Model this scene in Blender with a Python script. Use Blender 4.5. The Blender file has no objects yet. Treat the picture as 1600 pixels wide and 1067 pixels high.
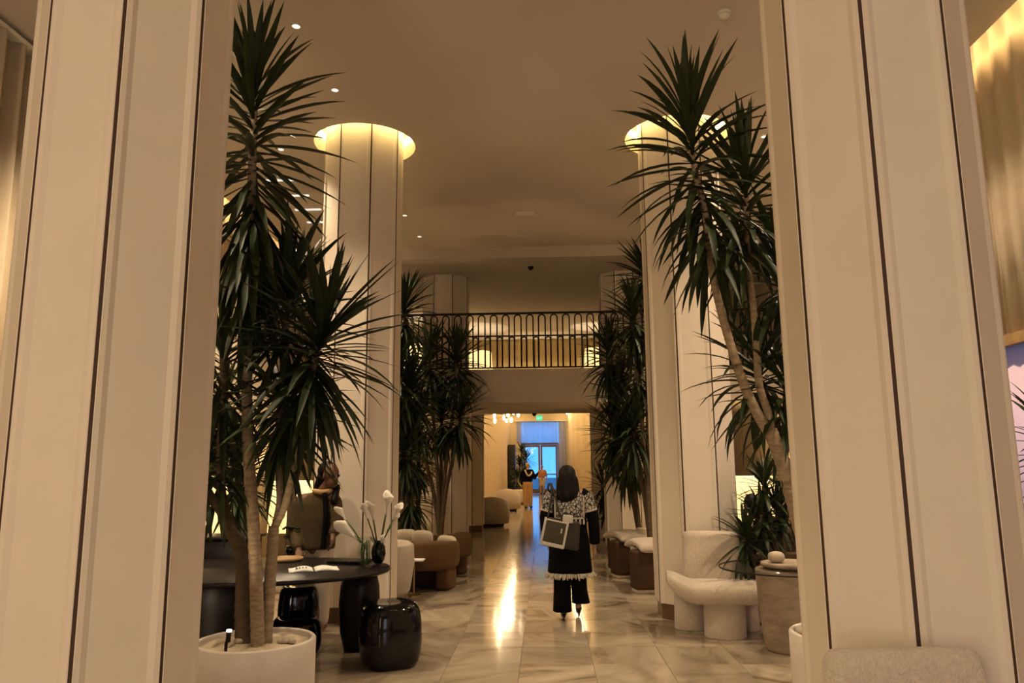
import bpy, bmesh, math, random
import numpy as np
from mathutils import Vector, Matrix
random.seed(7)
PI = math.pi
scene = bpy.context.scene
COL = scene.collection

# ------------------------------------------------------------------ camera
cam_d = bpy.data.cameras.new('camera'); cam = bpy.data.objects.new('camera', cam_d); COL.objects.link(cam)
FPX = 1180.8
cam_d.sensor_fit = 'HORIZONTAL'; cam_d.sensor_width = 36.0; cam_d.lens = FPX / 1600 * 36.0
cam_d.clip_start = 0.05; cam_d.clip_end = 300
_pi, _ya, _ro = map(math.radians, (9.473, 2.379, -0.521))
_F = Vector((-math.sin(_ya) * math.cos(_pi), math.cos(_ya) * math.cos(_pi), math.sin(_pi)))
_R = Vector((math.cos(_ya), math.sin(_ya), 0)); _U = _R.cross(_F)
_R2 = math.cos(_ro) * _R + math.sin(_ro) * _U; _U2 = -math.sin(_ro) * _R + math.cos(_ro) * _U
m3 = Matrix((_R2, _U2, -_F)).transposed()
CAMP = Vector((0.249, 0, 1.6))
cam.matrix_world = Matrix.Translation(CAMP) @ m3.to_4x4()
scene.camera = cam

# ------------------------------------------------------------------ world, exposure
scene.view_settings.view_transform = 'Standard'; scene.view_settings.look = 'None'
scene.view_settings.gamma = 1.0; scene.view_settings.use_curve_mapping = False
scene.view_settings.exposure = 0.0
world = bpy.data.worlds.new('dusk_sky'); scene.world = world; world.use_nodes = True
bg = world.node_tree.nodes['Background']; bg.inputs[0].default_value = (0.085, 0.36, 0.92, 1); bg.inputs[1].default_value = 2.1
cy = scene.cycles
cy.use_denoising = True; cy.max_bounces = 5; cy.diffuse_bounces = 3; cy.glossy_bounces = 3; cy.transmission_bounces = 4
cy.use_adaptive_sampling = True; cy.adaptive_threshold = 0.06
cy.transparent_max_bounces = 12; cy.sample_clamp_indirect = 4.0; cy.caustics_reflective = False; cy.caustics_refractive = False

WARM = (1.0, 0.765, 0.50)
AMBER = (1.0, 0.66, 0.30)

def area_light(name, loc, rot, sx, sy, energy, color):
    l = bpy.data.lights.new(name, 'AREA'); l.shape = 'RECTANGLE'; l.size = sx; l.size_y = sy; l.energy = energy; l.color = color
    o = bpy.data.objects.new(name, l); COL.objects.link(o); o.location = loc; o.rotation_euler = rot
    return o
def point_light(name, loc, energy, color, r=0.08, parent=None):
    l = bpy.data.lights.new(name, 'POINT'); l.energy = energy; l.color = color; l.shadow_soft_size = r
    o = bpy.data.objects.new(name, l); COL.objects.link(o); o.location = loc
    if parent: o.parent = parent
    return o
def spot_light(name, loc, energy, color, angle=95, parent=None, blend=0.7):
    l = bpy.data.lights.new(name, 'SPOT'); l.energy = energy; l.color = color; l.spot_size = math.radians(angle); l.spot_blend = blend
    l.shadow_soft_size = 0.06
    o = bpy.data.objects.new(name, l); COL.objects.link(o); o.location = loc
    if parent: o.parent = parent
    return o
# added area lights behind the photographer for assumed daylight (right) and warm lamplight (left)
area_light('added_daylight', (2.6, -5.4, 2.0), (math.radians(90), 0, 0), 3.0, 3.0, 60, (0.86, 0.86, 1.0))
area_light('added_lamplight', (-3.2, -5.0, 2.6), (math.radians(90), 0, math.radians(-20)), 2.0, 3.4, 265, WARM)

# ------------------------------------------------------------------ materials
def mat(name, color, rough=0.6, var=0.0, scale=6.0, bump=0.0, bscale=60.0, metal=0.0, spec=0.3, emit=None, estr=0.0, coat=0.0, sheen=0.0, stretch=None):
    m = bpy.data.materials.new(name); m.use_nodes = True
    nt = m.node_tree; b = nt.nodes['Principled BSDF']
    b.inputs['Base Color'].default_value = (*color, 1); b.inputs['Roughness'].default_value = rough
    b.inputs['Metallic'].default_value = metal; b.inputs['Specular IOR Level'].default_value = spec
    b.inputs['Coat Weight'].default_value = coat; b.inputs['Sheen Weight'].default_value = sheen
    if emit:
        b.inputs['Emission Color'].default_value = (*emit, 1); b.inputs['Emission Strength'].default_value = estr
    tc = nt.nodes.new('ShaderNodeTexCoord'); vec = tc.outputs['Object']
    if stretch:
        mp = nt.nodes.new('ShaderNodeMapping'); mp.inputs['Scale'].default_value = stretch; nt.links.new(vec, mp.inputs[0]); vec = mp.outputs[0]
    n = nt.nodes.new('ShaderNodeTexNoise'); n.inputs['Scale'].default_value = scale; n.inputs['Detail'].default_value = 4
    nt.links.new(vec, n.inputs['Vector'])
    r = nt.nodes.new('ShaderNodeValToRGB')
    r.color_ramp.elements[0].position = 0.3; r.color_ramp.elements[1].position = 0.7
    r.color_ramp.elements[0].color = (*[c * (1 - var) for c in color], 1); r.color_ramp.elements[1].color = (*[min(1, c * (1 + var)) for c in color], 1)
    nt.links.new(n.outputs['Fac'], r.inputs[0]); nt.links.new(r.outputs[0], b.inputs['Base Color'])
    if bump:
        n2 = nt.nodes.new('ShaderNodeTexNoise'); n2.inputs['Scale'].default_value = bscale; n2.inputs['Detail'].default_value = 3
        nt.links.new(vec, n2.inputs['Vector'])
        bp = nt.nodes.new('ShaderNodeBump'); bp.inputs['Strength'].default_value = bump; bp.inputs['Distance'].default_value = 0.01
        nt.links.new(n2.outputs['Fac'], bp.inputs['Height']); nt.links.new(bp.outputs[0], b.inputs['Normal'])
    return m

def marble(name, per_island):
    m = bpy.data.materials.new(name); m.use_nodes = True; nt = m.node_tree; b = nt.nodes['Principled BSDF']
    N = nt.nodes.new; L = nt.links.new
    geo = N('ShaderNodeNewGeometry')
    if per_island: rnd = geo.outputs['Random Per Island']
    else: rnd = N('ShaderNodeObjectInfo').outputs['Random']
    sc = N('ShaderNodeMath'); sc.operation = 'MULTIPLY'; sc.inputs[1].default_value = 37.0; L(rnd, sc.inputs[0])
    cb = N('ShaderNodeCombineXYZ'); L(sc.outputs[0], cb.inputs[0]); L(sc.outputs[0], cb.inputs[2])
    ad = N('ShaderNodeVectorMath'); ad.operation = 'ADD'; L(geo.outputs['Position'], ad.inputs[0]); L(cb.outputs[0], ad.inputs[1])
    rt = N('ShaderNodeVectorRotate'); rt.rotation_type = 'Z_AXIS'; L(ad.outputs[0], rt.inputs['Vector'])
    ra = N('ShaderNodeMath'); ra.operation = 'MULTIPLY'; ra.inputs[1].default_value = 25.0; L(rnd, ra.inputs[0]); L(ra.outputs[0], rt.inputs['Angle'])
    mp = N('ShaderNodeMapping'); mp.inputs['Scale'].default_value = (1.0, 3.2, 1.0); L(rt.outputs[0], mp.inputs[0])
    n1 = N('ShaderNodeTexNoise'); n1.inputs['Scale'].default_value = 1.0; n1.inputs['Detail'].default_value = 7; n1.inputs['Distortion'].default_value = 0.9; L(mp.outputs[0], n1.inputs['Vector'])
    cr = N('ShaderNodeValToRGB'); e = cr.color_ramp.elements
    e[0].position = 0.30; e[0].color = (0.18, 0.13, 0.08, 1); e[1].position = 0.66; e[1].color = (0.46, 0.385, 0.29, 1)
    e2 = cr.color_ramp.elements.new(0.45); e2.color = (0.36, 0.29, 0.205, 1)
    L(n1.outputs['Fac'], cr.inputs[0])
    hs = N('ShaderNodeHueSaturation'); L(cr.outputs[0], hs.inputs['Color'])
    mr = N('ShaderNodeMapRange'); mr.inputs['To Min'].default_value = 0.82; mr.inputs['To Max'].default_value = 1.30; L(rnd, mr.inputs['Value']); L(mr.outputs[0], hs.inputs['Value'])
    L(hs.outputs[0], b.inputs['Base Color'])
    b.inputs['Roughness'].default_value = 0.10; b.inputs['Specular IOR Level'].default_value = 0.6
    n2 = N('ShaderNodeTexNoise'); n2.inputs['Scale'].default_value = 5; L(geo.outputs['Position'], n2.inputs['Vector'])
    bp = N('ShaderNodeBump'); bp.inputs['Strength'].default_value = 0.05; bp.inputs['Distance'].default_value = 0.02; L(n2.outputs['Fac'], bp.inputs['Height']); L(bp.outputs[0], b.inputs['Normal'])
    return m

def emitmat(name, color, strength):
    m = bpy.data.materials.new(name); m.use_nodes = True; nt = m.node_tree
    nt.nodes.remove(nt.nodes['Principled BSDF'])
    e = nt.nodes.new('ShaderNodeEmission'); e.inputs[0].default_value = (*color, 1); e.inputs[1].default_value = strength
    nt.links.new(e.outputs[0], nt.nodes['Material Output'].inputs[0])
    return m

def sheer(name, color, transl=0.5, transp=0.25):
    m = bpy.data.materials.new(name); m.use_nodes = True; nt = m.node_tree; nt.nodes.remove(nt.nodes['Principled BSDF'])
    d = nt.nodes.new('ShaderNodeBsdfDiffuse'); t = nt.nodes.new('ShaderNodeBsdfTranslucent'); p = nt.nodes.new('ShaderNodeBsdfTransparent')
    d.inputs[0].default_value = (*color, 1); t.inputs[0].default_value = (*color, 1)
    a = nt.nodes.new('ShaderNodeMixShader'); a.inputs[0].default_value = transl
    c = nt.nodes.new('ShaderNodeMixShader'); c.inputs[0].default_value = transp
    nt.links.new(d.outputs[0], a.inputs[1]); nt.links.new(t.outputs[0], a.inputs[2])
    nt.links.new(a.outputs[0], c.inputs[1]); nt.links.new(p.outputs[0], c.inputs[2])
    nt.links.new(c.outputs[0], nt.nodes['Material Output'].inputs[0])
    return m

def glassmat(name, color=(1, 1, 1), ior=1.45):
    m = bpy.data.materials.new(name); m.use_nodes = True; nt = m.node_tree; nt.nodes.remove(nt.nodes['Principled BSDF'])
    t = nt.nodes.new('ShaderNodeBsdfTransparent'); t.inputs[0].default_value = (*color, 1)
    g = nt.nodes.new('ShaderNodeBsdfGlossy'); g.inputs['Roughness'].default_value = 0.03
    lw = nt.nodes.new('ShaderNodeLayerWeight'); lw.inputs[0].default_value = 0.5
    pw_ = nt.nodes.new('ShaderNodeMath'); pw_.operation = 'POWER'; pw_.inputs[1].default_value = 5.0; nt.links.new(lw.outputs['Facing'], pw_.inputs[0])
    fr = nt.nodes.new('ShaderNodeMath'); fr.operation = 'MULTIPLY_ADD'; fr.inputs[1].default_value = 0.5 * (ior - 1) / 0.45; fr.inputs[2].default_value = 0.03; nt.links.new(pw_.outputs[0], fr.inputs[0])
    a = nt.nodes.new('ShaderNodeMixShader'); nt.links.new(fr.outputs[0], a.inputs[0])
    nt.links.new(t.outputs[0], a.inputs[1]); nt.links.new(g.outputs[0], a.inputs[2])
    nt.links.new(a.outputs[0], nt.nodes['Material Output'].inputs[0])
    return m

def voronoi_mat(name, dark, light):
    m = bpy.data.materials.new(name); m.use_nodes = True; nt = m.node_tree; b = nt.nodes['Principled BSDF']
    tc = nt.nodes.new('ShaderNodeTexCoord'); v = nt.nodes.new('ShaderNodeTexVoronoi'); v.inputs['Scale'].default_value = 26
    v.feature = 'DISTANCE_TO_EDGE'
    nt.links.new(tc.outputs['Object'], v.inputs['Vector'])
    r = nt.nodes.new('ShaderNodeValToRGB'); e = r.color_ramp.elements; r.color_ramp.interpolation = 'CONSTANT'
    e[0].position = 0; e[0].color = (*dark, 1); e[1].position = 0.10; e[1].color = (*light, 1)
    e3 = r.color_ramp.elements.new(0.36); e3.color = (*[c * 0.45 for c in light], 1)
    nt.links.new(v.outputs['Distance'], r.inputs[0]); nt.links.new(r.outputs[0], b.inputs['Base Color']); b.inputs['Roughness'].default_value = 0.8
    return m

M = {}
M['panel'] = mat('column_plaster', (0.74, 0.655, 0.545), 0.62, 0.03, 3.0, 0.05, 180)
M['seam'] = mat('dark_seam', (0.055, 0.030, 0.020), 0.7)
M['plinth'] = mat('brown_plinth', (0.15, 0.085, 0.045), 0.45, 0.15, 5)
M['ceiling'] = mat('ceiling_paint', (0.60, 0.53, 0.45), 0.85, 0.02, 1.0)
M['wall'] = mat('wall_plaster', (0.58, 0.50, 0.40), 0.8, 0.03, 2.0)
M['grout'] = mat('grout', (0.20, 0.155, 0.11), 0.6)
M['tile'] = marble('marble_tile', False); M['tile_far'] = marble('marble_tile_field', True)
M['curtain'] = mat('cream_curtain', (0.62, 0.52, 0.38), 0.9, 0.04, 8, 0.05, 200, sheen=0.2)
M['gold'] = mat('gold_curtain', (0.62, 0.47, 0.24), 0.9, 0.05, 8, sheen=0.2)
M['goldwall'] = mat('gold_wall_panel', (0.62, 0.50, 0.30), 0.7, 0.04, 3)
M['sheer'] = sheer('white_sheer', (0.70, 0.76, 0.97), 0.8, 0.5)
M['lilac'] = sheer('lilac_sheer', (0.85, 0.66, 0.70), 0.40, 0.05)
M['cove'] = emitmat('cove_led', (1.0, 0.72, 0.27), 32.0)
M['strip'] = emitmat('wall_cove_led', (1.0, 0.66, 0.27), 34.0)
M['corr_strip'] = emitmat('corridor_led', (1.0, 0.73, 0.40), 55.0)
M['bulb'] = emitmat('bulb_glow', (1.0, 0.80, 0.48), 14.0)
M['spotlens'] = emitmat('downlight_lens', (1.0, 0.88, 0.66), 2.5)
M['slot'] = emitmat('slot_glow', (1.0, 0.92, 0.75), 1.0)
M['shade'] = mat('lamp_shade', (0.9, 0.78, 0.55), 0.8, emit=(1.0, 0.66, 0.26), estr=1.5)
M['exit'] = mat('exit_green', (0.02, 0.35, 0.22), 0.5, emit=(0.02, 0.75, 0.42), estr=0.7)
M['exit_text'] = emitmat('exit_letters', (0.75, 1.0, 0.85), 1.2)
M['iron'] = mat('black_iron', (0.018, 0.015, 0.013), 0.45, metal=0.6)
M['brass'] = mat('brass', (0.45, 0.30, 0.12), 0.3, metal=0.9)
M['white_metal'] = mat('white_fixture', (0.75, 0.72, 0.66), 0.5)
M['leaf'] = mat('dracaena_leaf', (0.022, 0.033, 0.012), 0.48, 0.30, 4.0, spec=0.22)
M['leaf_light'] = mat('lit_leaf', (0.050, 0.070, 0.022), 0.48, 0.25, 4.0, spec=0.22)  # lit copy of the leaf green: light put into the colour
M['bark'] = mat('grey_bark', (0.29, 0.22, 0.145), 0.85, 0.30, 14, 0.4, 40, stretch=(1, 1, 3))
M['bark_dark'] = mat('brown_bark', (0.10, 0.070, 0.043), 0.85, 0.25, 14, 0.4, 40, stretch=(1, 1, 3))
M['planter'] = mat('white_planter', (0.62, 0.56, 0.49), 0.75, 0.04, 8, 0.08, 90)
M['sand'] = mat('sand', (0.50, 0.42, 0.31), 0.95, 0.15, 30, 0.5, 120)
M['pebble'] = mat('pebble', (0.46, 0.39, 0.30), 0.8, 0.2, 8)
M['blackwood'] = mat('black_stained_wood', (0.010, 0.0075, 0.0065), 0.32, 0.3, 8, spec=0.22)
M['gloss'] = mat('black_glazed_ceramic', (0.004, 0.004, 0.005), 0.08, spec=0.32, coat=0.15)
M['boucle'] = mat('cream_boucle', (0.60, 0.51, 0.41), 0.95, 0.10, 60, 0.9, 140, sheen=0.4)
M['brown'] = mat('brown_velvet', (0.110, 0.056, 0.020), 0.8, 0.12, 5, 0.1, 120, sheen=0.03)
M['suede'] = mat('dark_brown_suede', (0.060, 0.030, 0.013), 0.75, 0.12, 6)
M['cushion'] = mat('cream_cushion', (0.62, 0.53, 0.40), 0.9, 0.05, 10, 0.1, 150)
M['stone'] = mat('travertine', (0.29, 0.225, 0.165), 0.7, 0.25, 7, 0.3, 30, stretch=(1, 1, 2.5))
M['paper'] = mat('white_paper', (0.86, 0.85, 0.80), 0.7)
M['ink'] = mat('grey_ink', (0.25, 0.27, 0.25), 0.8)
M['glass'] = glassmat('clear_glass', (0.95, 0.98, 0.96))
M['smoke_glass'] = glassmat('grey_glass', (0.90, 0.90, 0.88), 1.15)
M['door_frame'] = mat('bronze_door_frame', (0.14, 0.10, 0.07), 0.5)
M['stem'] = mat('flower_stem', (0.07, 0.12, 0.03), 0.5, 0.2, 10)
M['petal'] = mat('white_spathe', (0.86, 0.80, 0.68), 0.6)
M['skin_dark'] = mat('skin_deep', (0.13, 0.065, 0.035), 0.55)
M['skin'] = mat('skin_tan', (0.42, 0.25, 0.16), 0.55)
M['hair'] = mat('black_hair', (0.006, 0.005, 0.0045), 0.55, spec=0.15, stretch=(6, 6, 1), var=0.3)
M['black_cloth'] = mat('black_cloth', (0.005, 0.005, 0.0055), 0.9, 0.1, 20, spec=0.05)
M['yoke'] = voronoi_mat('embroidery', (0.012, 0.012, 0.012), (0.42, 0.38, 0.32))
M['fringe'] = mat('cream_fringe', (0.48, 0.43, 0.34), 0.9, 0.3, 60)
M['olive'] = mat('olive_tan_wool', (0.056, 0.037, 0.015), 0.9, 0.15, 30, 0.3, 150)
M['canvas_olive'] = mat('olive_canvas', (0.060, 0.052, 0.030), 0.85, 0.1, 30)
M['canvas_dark'] = mat('dark_canvas', (0.040, 0.034, 0.026), 0.85, 0.1, 30)
M['trim_white'] = mat('cream_webbing', (0.52, 0.49, 0.42), 0.85)
M['khaki'] = mat('tan_trousers', (0.40, 0.24, 0.10), 0.85)
M['cream_cloth'] = mat('cream_trousers', (0.55, 0.47, 0.36), 0.85)
M['orange'] = mat('rust_top', (0.40, 0.17, 0.07), 0.85)
M['grey_hair'] = mat('grey_hair', (0.30, 0.24, 0.19), 0.6)
M['bluegrey'] = mat('night_paving', (0.10, 0.12, 0.15), 0.7)
M['wood'] = mat('oak_tray', (0.30, 0.19, 0.09), 0.5, 0.2, 10)

# ------------------------------------------------------------------ helpers
def link(o, parent=None):
    COL.objects.link(o)
    if parent is not None: o.parent = parent
    return o
def tag(o, label, cat=None, group=None, kind=None):
    if label: o['label'] = label
    if cat: o['category'] = cat
    if group: o['group'] = group
    if kind: o['kind'] = kind
    return o
def thing(name, label, cat, loc=(0, 0, 0), rz=0.0, group=None):
    o = bpy.data.objects.new(name, None); o.empty_display_size = 0.1
    o.location = loc; o.rotation_euler = (0, 0, rz); link(o)
    return tag(o, label, cat, group)

class MB:
    """collects verts / faces; build() links them as one mesh object"""
    def __init__(s): s.v = []; s.f = []
    def add(s, verts, faces):
        n = len(s.v); s.v += [tuple(v) for v in verts]; s.f += [tuple(i + n for i in f) for f in faces]; return s
    def box(s, x0, x1, y0, y1, z0, z1):
        v = [(x0, y0, z0), (x1, y0, z0), (x1, y1, z0), (x0, y1, z0), (x0, y0, z1), (x1, y0, z1), (x1, y1, z1), (x0, y1, z1)]
        return s.add(v, [(0, 3, 2, 1), (4, 5, 6, 7), (0, 1, 5, 4), (1, 2, 6, 5), (2, 3, 7, 6), (3, 0, 4, 7)])
    def rings(s, rings, cap0=True, cap1=True, closed=False):
        n = len(rings[0]); v = [p for r in rings for p in r]; f = []
        m = len(rings)
        for i in range(m if closed else m - 1):
            a = i * n; b = ((i + 1) % m) * n
            for j in range(n): k = (j + 1) % n; f.append((a + j, a + k, b + k, b + j))
        if not closed:
            if cap0: f.append(tuple(reversed(range(n))))
            if cap1: f.append(tuple(range((m - 1) * n, m * n)))
        return s.add(v, f)
    def tube(s, pts, rad, seg=8, caps=True):
        pts = [Vector(p) for p in pts]
        if not hasattr(rad, '__len__'): rad = [rad] * len(pts)
        rs = []; up = None
        for i, p in enumerate(pts):
            t = (pts[min(i + 1, len(pts) - 1)] - pts[max(i - 1, 0)]).normalized()
            if up is None: up = Vector((1, 0, 0)) if abs(t.x) < 0.8 else Vector((0, 1, 0))
            a = (up - t * up.dot(t)).normalized(); b = t.cross(a); up = a
            rs.append([p + (a * math.cos(2 * PI * j / seg) + b * math.sin(2 * PI * j / seg)) * rad[i] for j in range(seg)])
        return s.rings(rs, caps, caps)
    def lathe(s, prof, seg=24, c=(0, 0, 0), sx=1, sy=1, cap0=True, cap1=True):
        return s.rings([[(c[0] + r * sx * math.cos(2 * PI * j / seg), c[1] + r * sy * math.sin(2 * PI * j / seg), c[2] + z) for j in range(seg)] for r, z in prof], cap0, cap1)
    def ell(s, c, r, seg=14, ringn=9, e=1.0):
        rs = []
        sp = lambda x: math.copysign(abs(x) ** e, x)
        for i in range(ringn):
            th = -PI / 2 + PI * (i + 0.5 if 0 < i < ringn - 1 else (0.06 if i == 0 else ringn - 0.06)) / ringn
            rs.append([(c[0] + r[0] * sp(math.cos(th)) * sp(math.cos(2 * PI * j / seg)), c[1] + r[1] * sp(math.cos(th)) * sp(math.sin(2 * PI * j / seg)), c[2] + r[2] * sp(math.sin(th))) for j in range(seg)])
        return s.rings(rs)
    def cap(s, p0, r0, p1, r1, seg=12):
        p0 = Vector(p0); p1 = Vector(p1); t = (p1 - p0).normalized()
        pts = []; rr = []
        for k in (0.08, 0.5, 0.87): pts.append(p0 - t * r0 * math.sqrt(1 - k * k)); rr.append(r0 * k)
        pts += [p0, p0.lerp(p1, 0.5), p1]; rr += [r0, (r0 + r1) / 2, r1]
        for k in (0.87, 0.5, 0.08): pts.append(p1 + t * r1 * math.sqrt(1 - k * k)); rr.append(r1 * k)
        return s.tube(pts, rr, seg)
    def xform(s, mtx):
        s.v = [tuple(mtx @ Vector(v)) for v in s.v]; return s
    def mesh(s, name, m, smooth=False):
        me = bpy.data.meshes.new(name); me.from_pydata(s.v, [], s.f); me.materials.append(m)
        if smooth: me.polygons.foreach_set('use_smooth', [True] * len(me.polygons))
        me.update(); return me
    def build(s, name, m, parent=None, smooth=False, label=None, kind=None, loc=None):
        o = bpy.data.objects.new(name, s.mesh(name, m, smooth)); link(o, parent)
        if loc is not None: o.location = loc
        if label: o['label'] = label
        if kind: o['kind'] = kind
        return o
def rbox(name, size, bev, m, parent=None, loc=(0, 0, 0), rot=(0, 0, 0), seg=3, taper=None, label=None):
    """rounded box centred at loc"""
    bm = bmesh.new(); bmesh.ops.create_cube(bm, size=1.0)
    for v in bm.verts: v.co = Vector((v.co.x * size[0], v.co.y * size[1], v.co.z * size[2]))
    bmesh.ops.bevel(bm, geom=list(bm.edges), offset=bev, segments=seg, profile=0.5, affect='EDGES')
    if taper:
        for v in bm.verts:
            t = v.co.z / size[2] + 0.5; v.co.x *= 1 + (taper - 1) * t
    me = bpy.data.meshes.new(name); bm.to_mesh(me); bm.free(); me.materials.append(m)
    me.polygons.foreach_set('use_smooth', [True] * len(me.polygons))
    o = bpy.data.objects.new(name, me); link(o, parent); o.location = loc; o.rotation_euler = rot
    if label: o['label'] = label
    return o
def blob(name, mb, m, parent=None, voxel=0.014, smooth=6):
    """one continuous surface from overlapping closed shapes"""
    o = mb.build(name, m, parent, True)
    r = o.modifiers.new('remesh', 'REMESH'); r.mode = 'VOXEL'; r.voxel_size = voxel; r.use_smooth_shade = True
    s = o.modifiers.new('smooth', 'SMOOTH'); s.iterations = smooth; s.factor = 0.5
    return o
def copy_tree(o, parent=None):
    c = o.copy(); COL.objects.link(c); c.parent = parent
    for ch in list(o.children): copy_tree(ch, c)
    return c
def smooth_path(ctrl, n=6):
    P = [Vector(p) for p in ctrl]; out = []
    for i in range(len(P) - 1):
        a = P[max(i - 1, 0)]; b = P[i]; c = P[i + 1]; d = P[min(i + 2, len(P) - 1)]
        for k in range(n):
            t = k / n
            out.append(0.5 * ((2 * b) + (c - a) * t + (2 * a - 5 * b + 4 * c - d) * t * t + (3 * b - a - 3 * c + d) * t ** 3))
    out.append(P[-1]); return out
def ray(px, py): return _F * FPX + _R2 * (px - 800) + _U2 * (533.5 - py)
def at(px, py, Y):
    d = ray(px, py); return CAMP + d * (Y / d.y)

# ------------------------------------------------------------------ layout constants
CX = 1.89; CR = 0.477; Y1, Y2, Y3, Y4 = 3.634, 8.662, 14.6, 19.93
ZC = 5.514; HOLE = 0.61; WX = 4.60
YB = 13.1; ZS = 5.31; ZU = 3.30; ZL = 2.71; YE = 48.0; ZCOR = 4.95

# ------------------------------------------------------------------ floor
T = 0.6; GAP = 0.004
floor = MB().box(-WX - 0.2, WX + 0.2, -6.2, 22.3, -0.12, -0.004).box(-2.2, 2.2, 22.3, YE + 0.2, -0.12, -0.004).build('floor', M['grout']); tag(floor, 'polished beige marble floor of the lobby', kind='structure')
h = T / 2 - GAP / 2; b_ = 0.0015
tile_me = MB().add([(-h, -h, -0.006), (h, -h, -0.006), (h, h, -0.006), (-h, h, -0.006), (-h, -h, -0.002), (h, -h, -0.002), (h, h, -0.002), (-h, h, -0.002),
                    (-h + b_, -h + b_, 0), (h - b_, -h + b_, 0), (h - b_, h - b_, 0), (-h + b_, h - b_, 0)],
                   [(0, 1, 5, 4), (1, 2, 6, 5), (2, 3, 7, 6), (3, 0, 4, 7), (4, 5, 9, 8), (5, 6, 10, 9), (6, 7, 11, 10), (7, 4, 8, 11), (8, 9, 10, 11)]).mesh('tile', M['tile'])
cells = []
for j in range(-10, 80):
    y = 0.3 + T * j
    if y > YE: break
    for i in range(-7, 7):
        x = 0.32 + T * i + (0 if 1 else 0)
        if abs(x) > WX: continue
        if y > 22.0 and abs(x) > 2.0: continue
        d = Vector((x, y, 0)) - CAMP; dep = d.dot(_F)
        vis = False
        if dep > 1:
            px = 800 + FPX * d.dot(_R2) / dep; py = 533.5 - FPX * d.dot(_U2) / dep
            vis = 300 < px < 1260 and py < 1100
        cells.append((0 if vis else 1, dep, x, y))
cells.sort()
far = MB()
for n, (hid, dep, x, y) in enumerate(cells):
    if n < 296:
        o = bpy.data.objects.new('tile', tile_me); link(o, floor); o.location = (x, y, 0)
    else:
        v = [tuple(q.co + Vector((x, y, 0))) for q in tile_me.vertices]; far.add(v, [tuple(p.vertices) for p in tile_me.polygons])
far.build('tile_field', M['tile_far'], floor, kind='stuff')

# ------------------------------------------------------------------ ceiling with round column recesses
HX = 0.75
cmb = MB()
xs = [-WX, -CX - HX, -CX + HX, CX - HX, CX + HX, WX - 0.24]; ys = [-6.2, Y1 - HX, Y1 + HX, Y2 - HX, Y2 + HX, YB]
def quad(mb, x0, x1, y0, y1, z): mb.add([(x0, y0, z), (x0, y1, z), (x1, y1, z), (x1, y0, z)], [(0, 1, 2, 3)])
NS = 64
for i in range(5):
    for j in range(5):
        if i in (1, 3) and j in (1, 3):
            cx = (xs[i] + xs[i + 1]) / 2; cyy = (ys[j] + ys[j + 1]) / 2; cx = -CX if i == 1 else CX
            inn = []; out = []; up = []
            for k in range(NS):
                a = 2 * PI * k / NS; c_, s_ = math.cos(a), math.sin(a); q = HX / max(abs(c_), abs(s_))
                inn.append((cx + HOLE * c_, cyy + HOLE * s_, ZC)); out.append((cx + q * c_, cyy + q * s_, ZC)); up.append((cx + HOLE * c_, cyy + HOLE * s_, ZC + 0.42))
            cmb.rings([out, inn, up], False, False)
            cmb.add(up, [tuple(reversed(range(NS)))])
        elif i == 0 and j >= 3:
            quad(cmb, xs[0] + 0.26, xs[1], ys[j], ys[j + 1], ZC)
        else: quad(cmb, xs[i], xs[i + 1], ys[j], ys[j + 1], ZC)
cmb.box(-WX, WX, -6.2, YB, ZC + 0.45, ZC + 0.5)
ceil = cmb.build('ceiling', M['ceiling']); tag(ceil, 'plain beige lobby ceiling with round recesses', kind='structure')
# soffit band + mezzanine ceiling
c2 = MB().box(-WX, WX, YB, 22.2, ZS, ZC + 0.5).build('trim_1', M['ceiling']); tag(c2, 'dropped ceiling edge above the balcony', kind='structure')
# mezzanine slab with fascia
sl = MB().box(-WX, WX, YB, 15.87, ZL, ZU).box(-WX, WX, 15.87, 22.2, 3.17, ZU).build('trim_2', M['wall']); tag(sl, 'plain balcony fascia and floor slab', kind='structure')

# ------------------------------------------------------------------ walls
def wall(name, x0, x1, y0, y1, z0, z1, m, label=None):
    o = MB().box(x0, x1, y0, y1, z0, z1).build(name, m); return tag(o, label, kind='structure')
HZ = ZC + 0.5
wall('wall_left', -WX - 0.2, -WX, -6.2, 22.2, -0.004, HZ, M['wall'], 'left side wall of the lobby')
wr = MB().box(WX, WX + 0.2, -6.2, 4.6, -0.004, HZ).box(WX, WX + 0.2, 8.6, 22.2, -0.004, HZ).box(WX, WX + 0.2, 4.6, 8.6, 2.75, HZ).box(WX, WX + 0.2, 4.6, 8.6, -0.004, 0.25).build('wall_right', M['wall'])
tag(wr, 'right side wall of the lobby with a window', kind='structure')
wall('wall_back', -WX, WX, -6.2, -6.0, -0.004, HZ, M['wall'], 'wall behind the photographer')
wf = MB().box(-WX, -1.77, 19.9, 20.1, -0.004, 3.17).box(1.89, WX, 19.9, 20.1, -0.004, 3.17).build('wall_far', M['wall']); tag(wf, 'lower far wall either side of the corridor opening', kind='structure')
wu = MB().box(-WX, WX, 22.0, 22.2, ZU, ZS).build('wall_upper', M['wall']); tag(wu, 'back wall of the mezzanine lounge', kind='structure')
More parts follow.
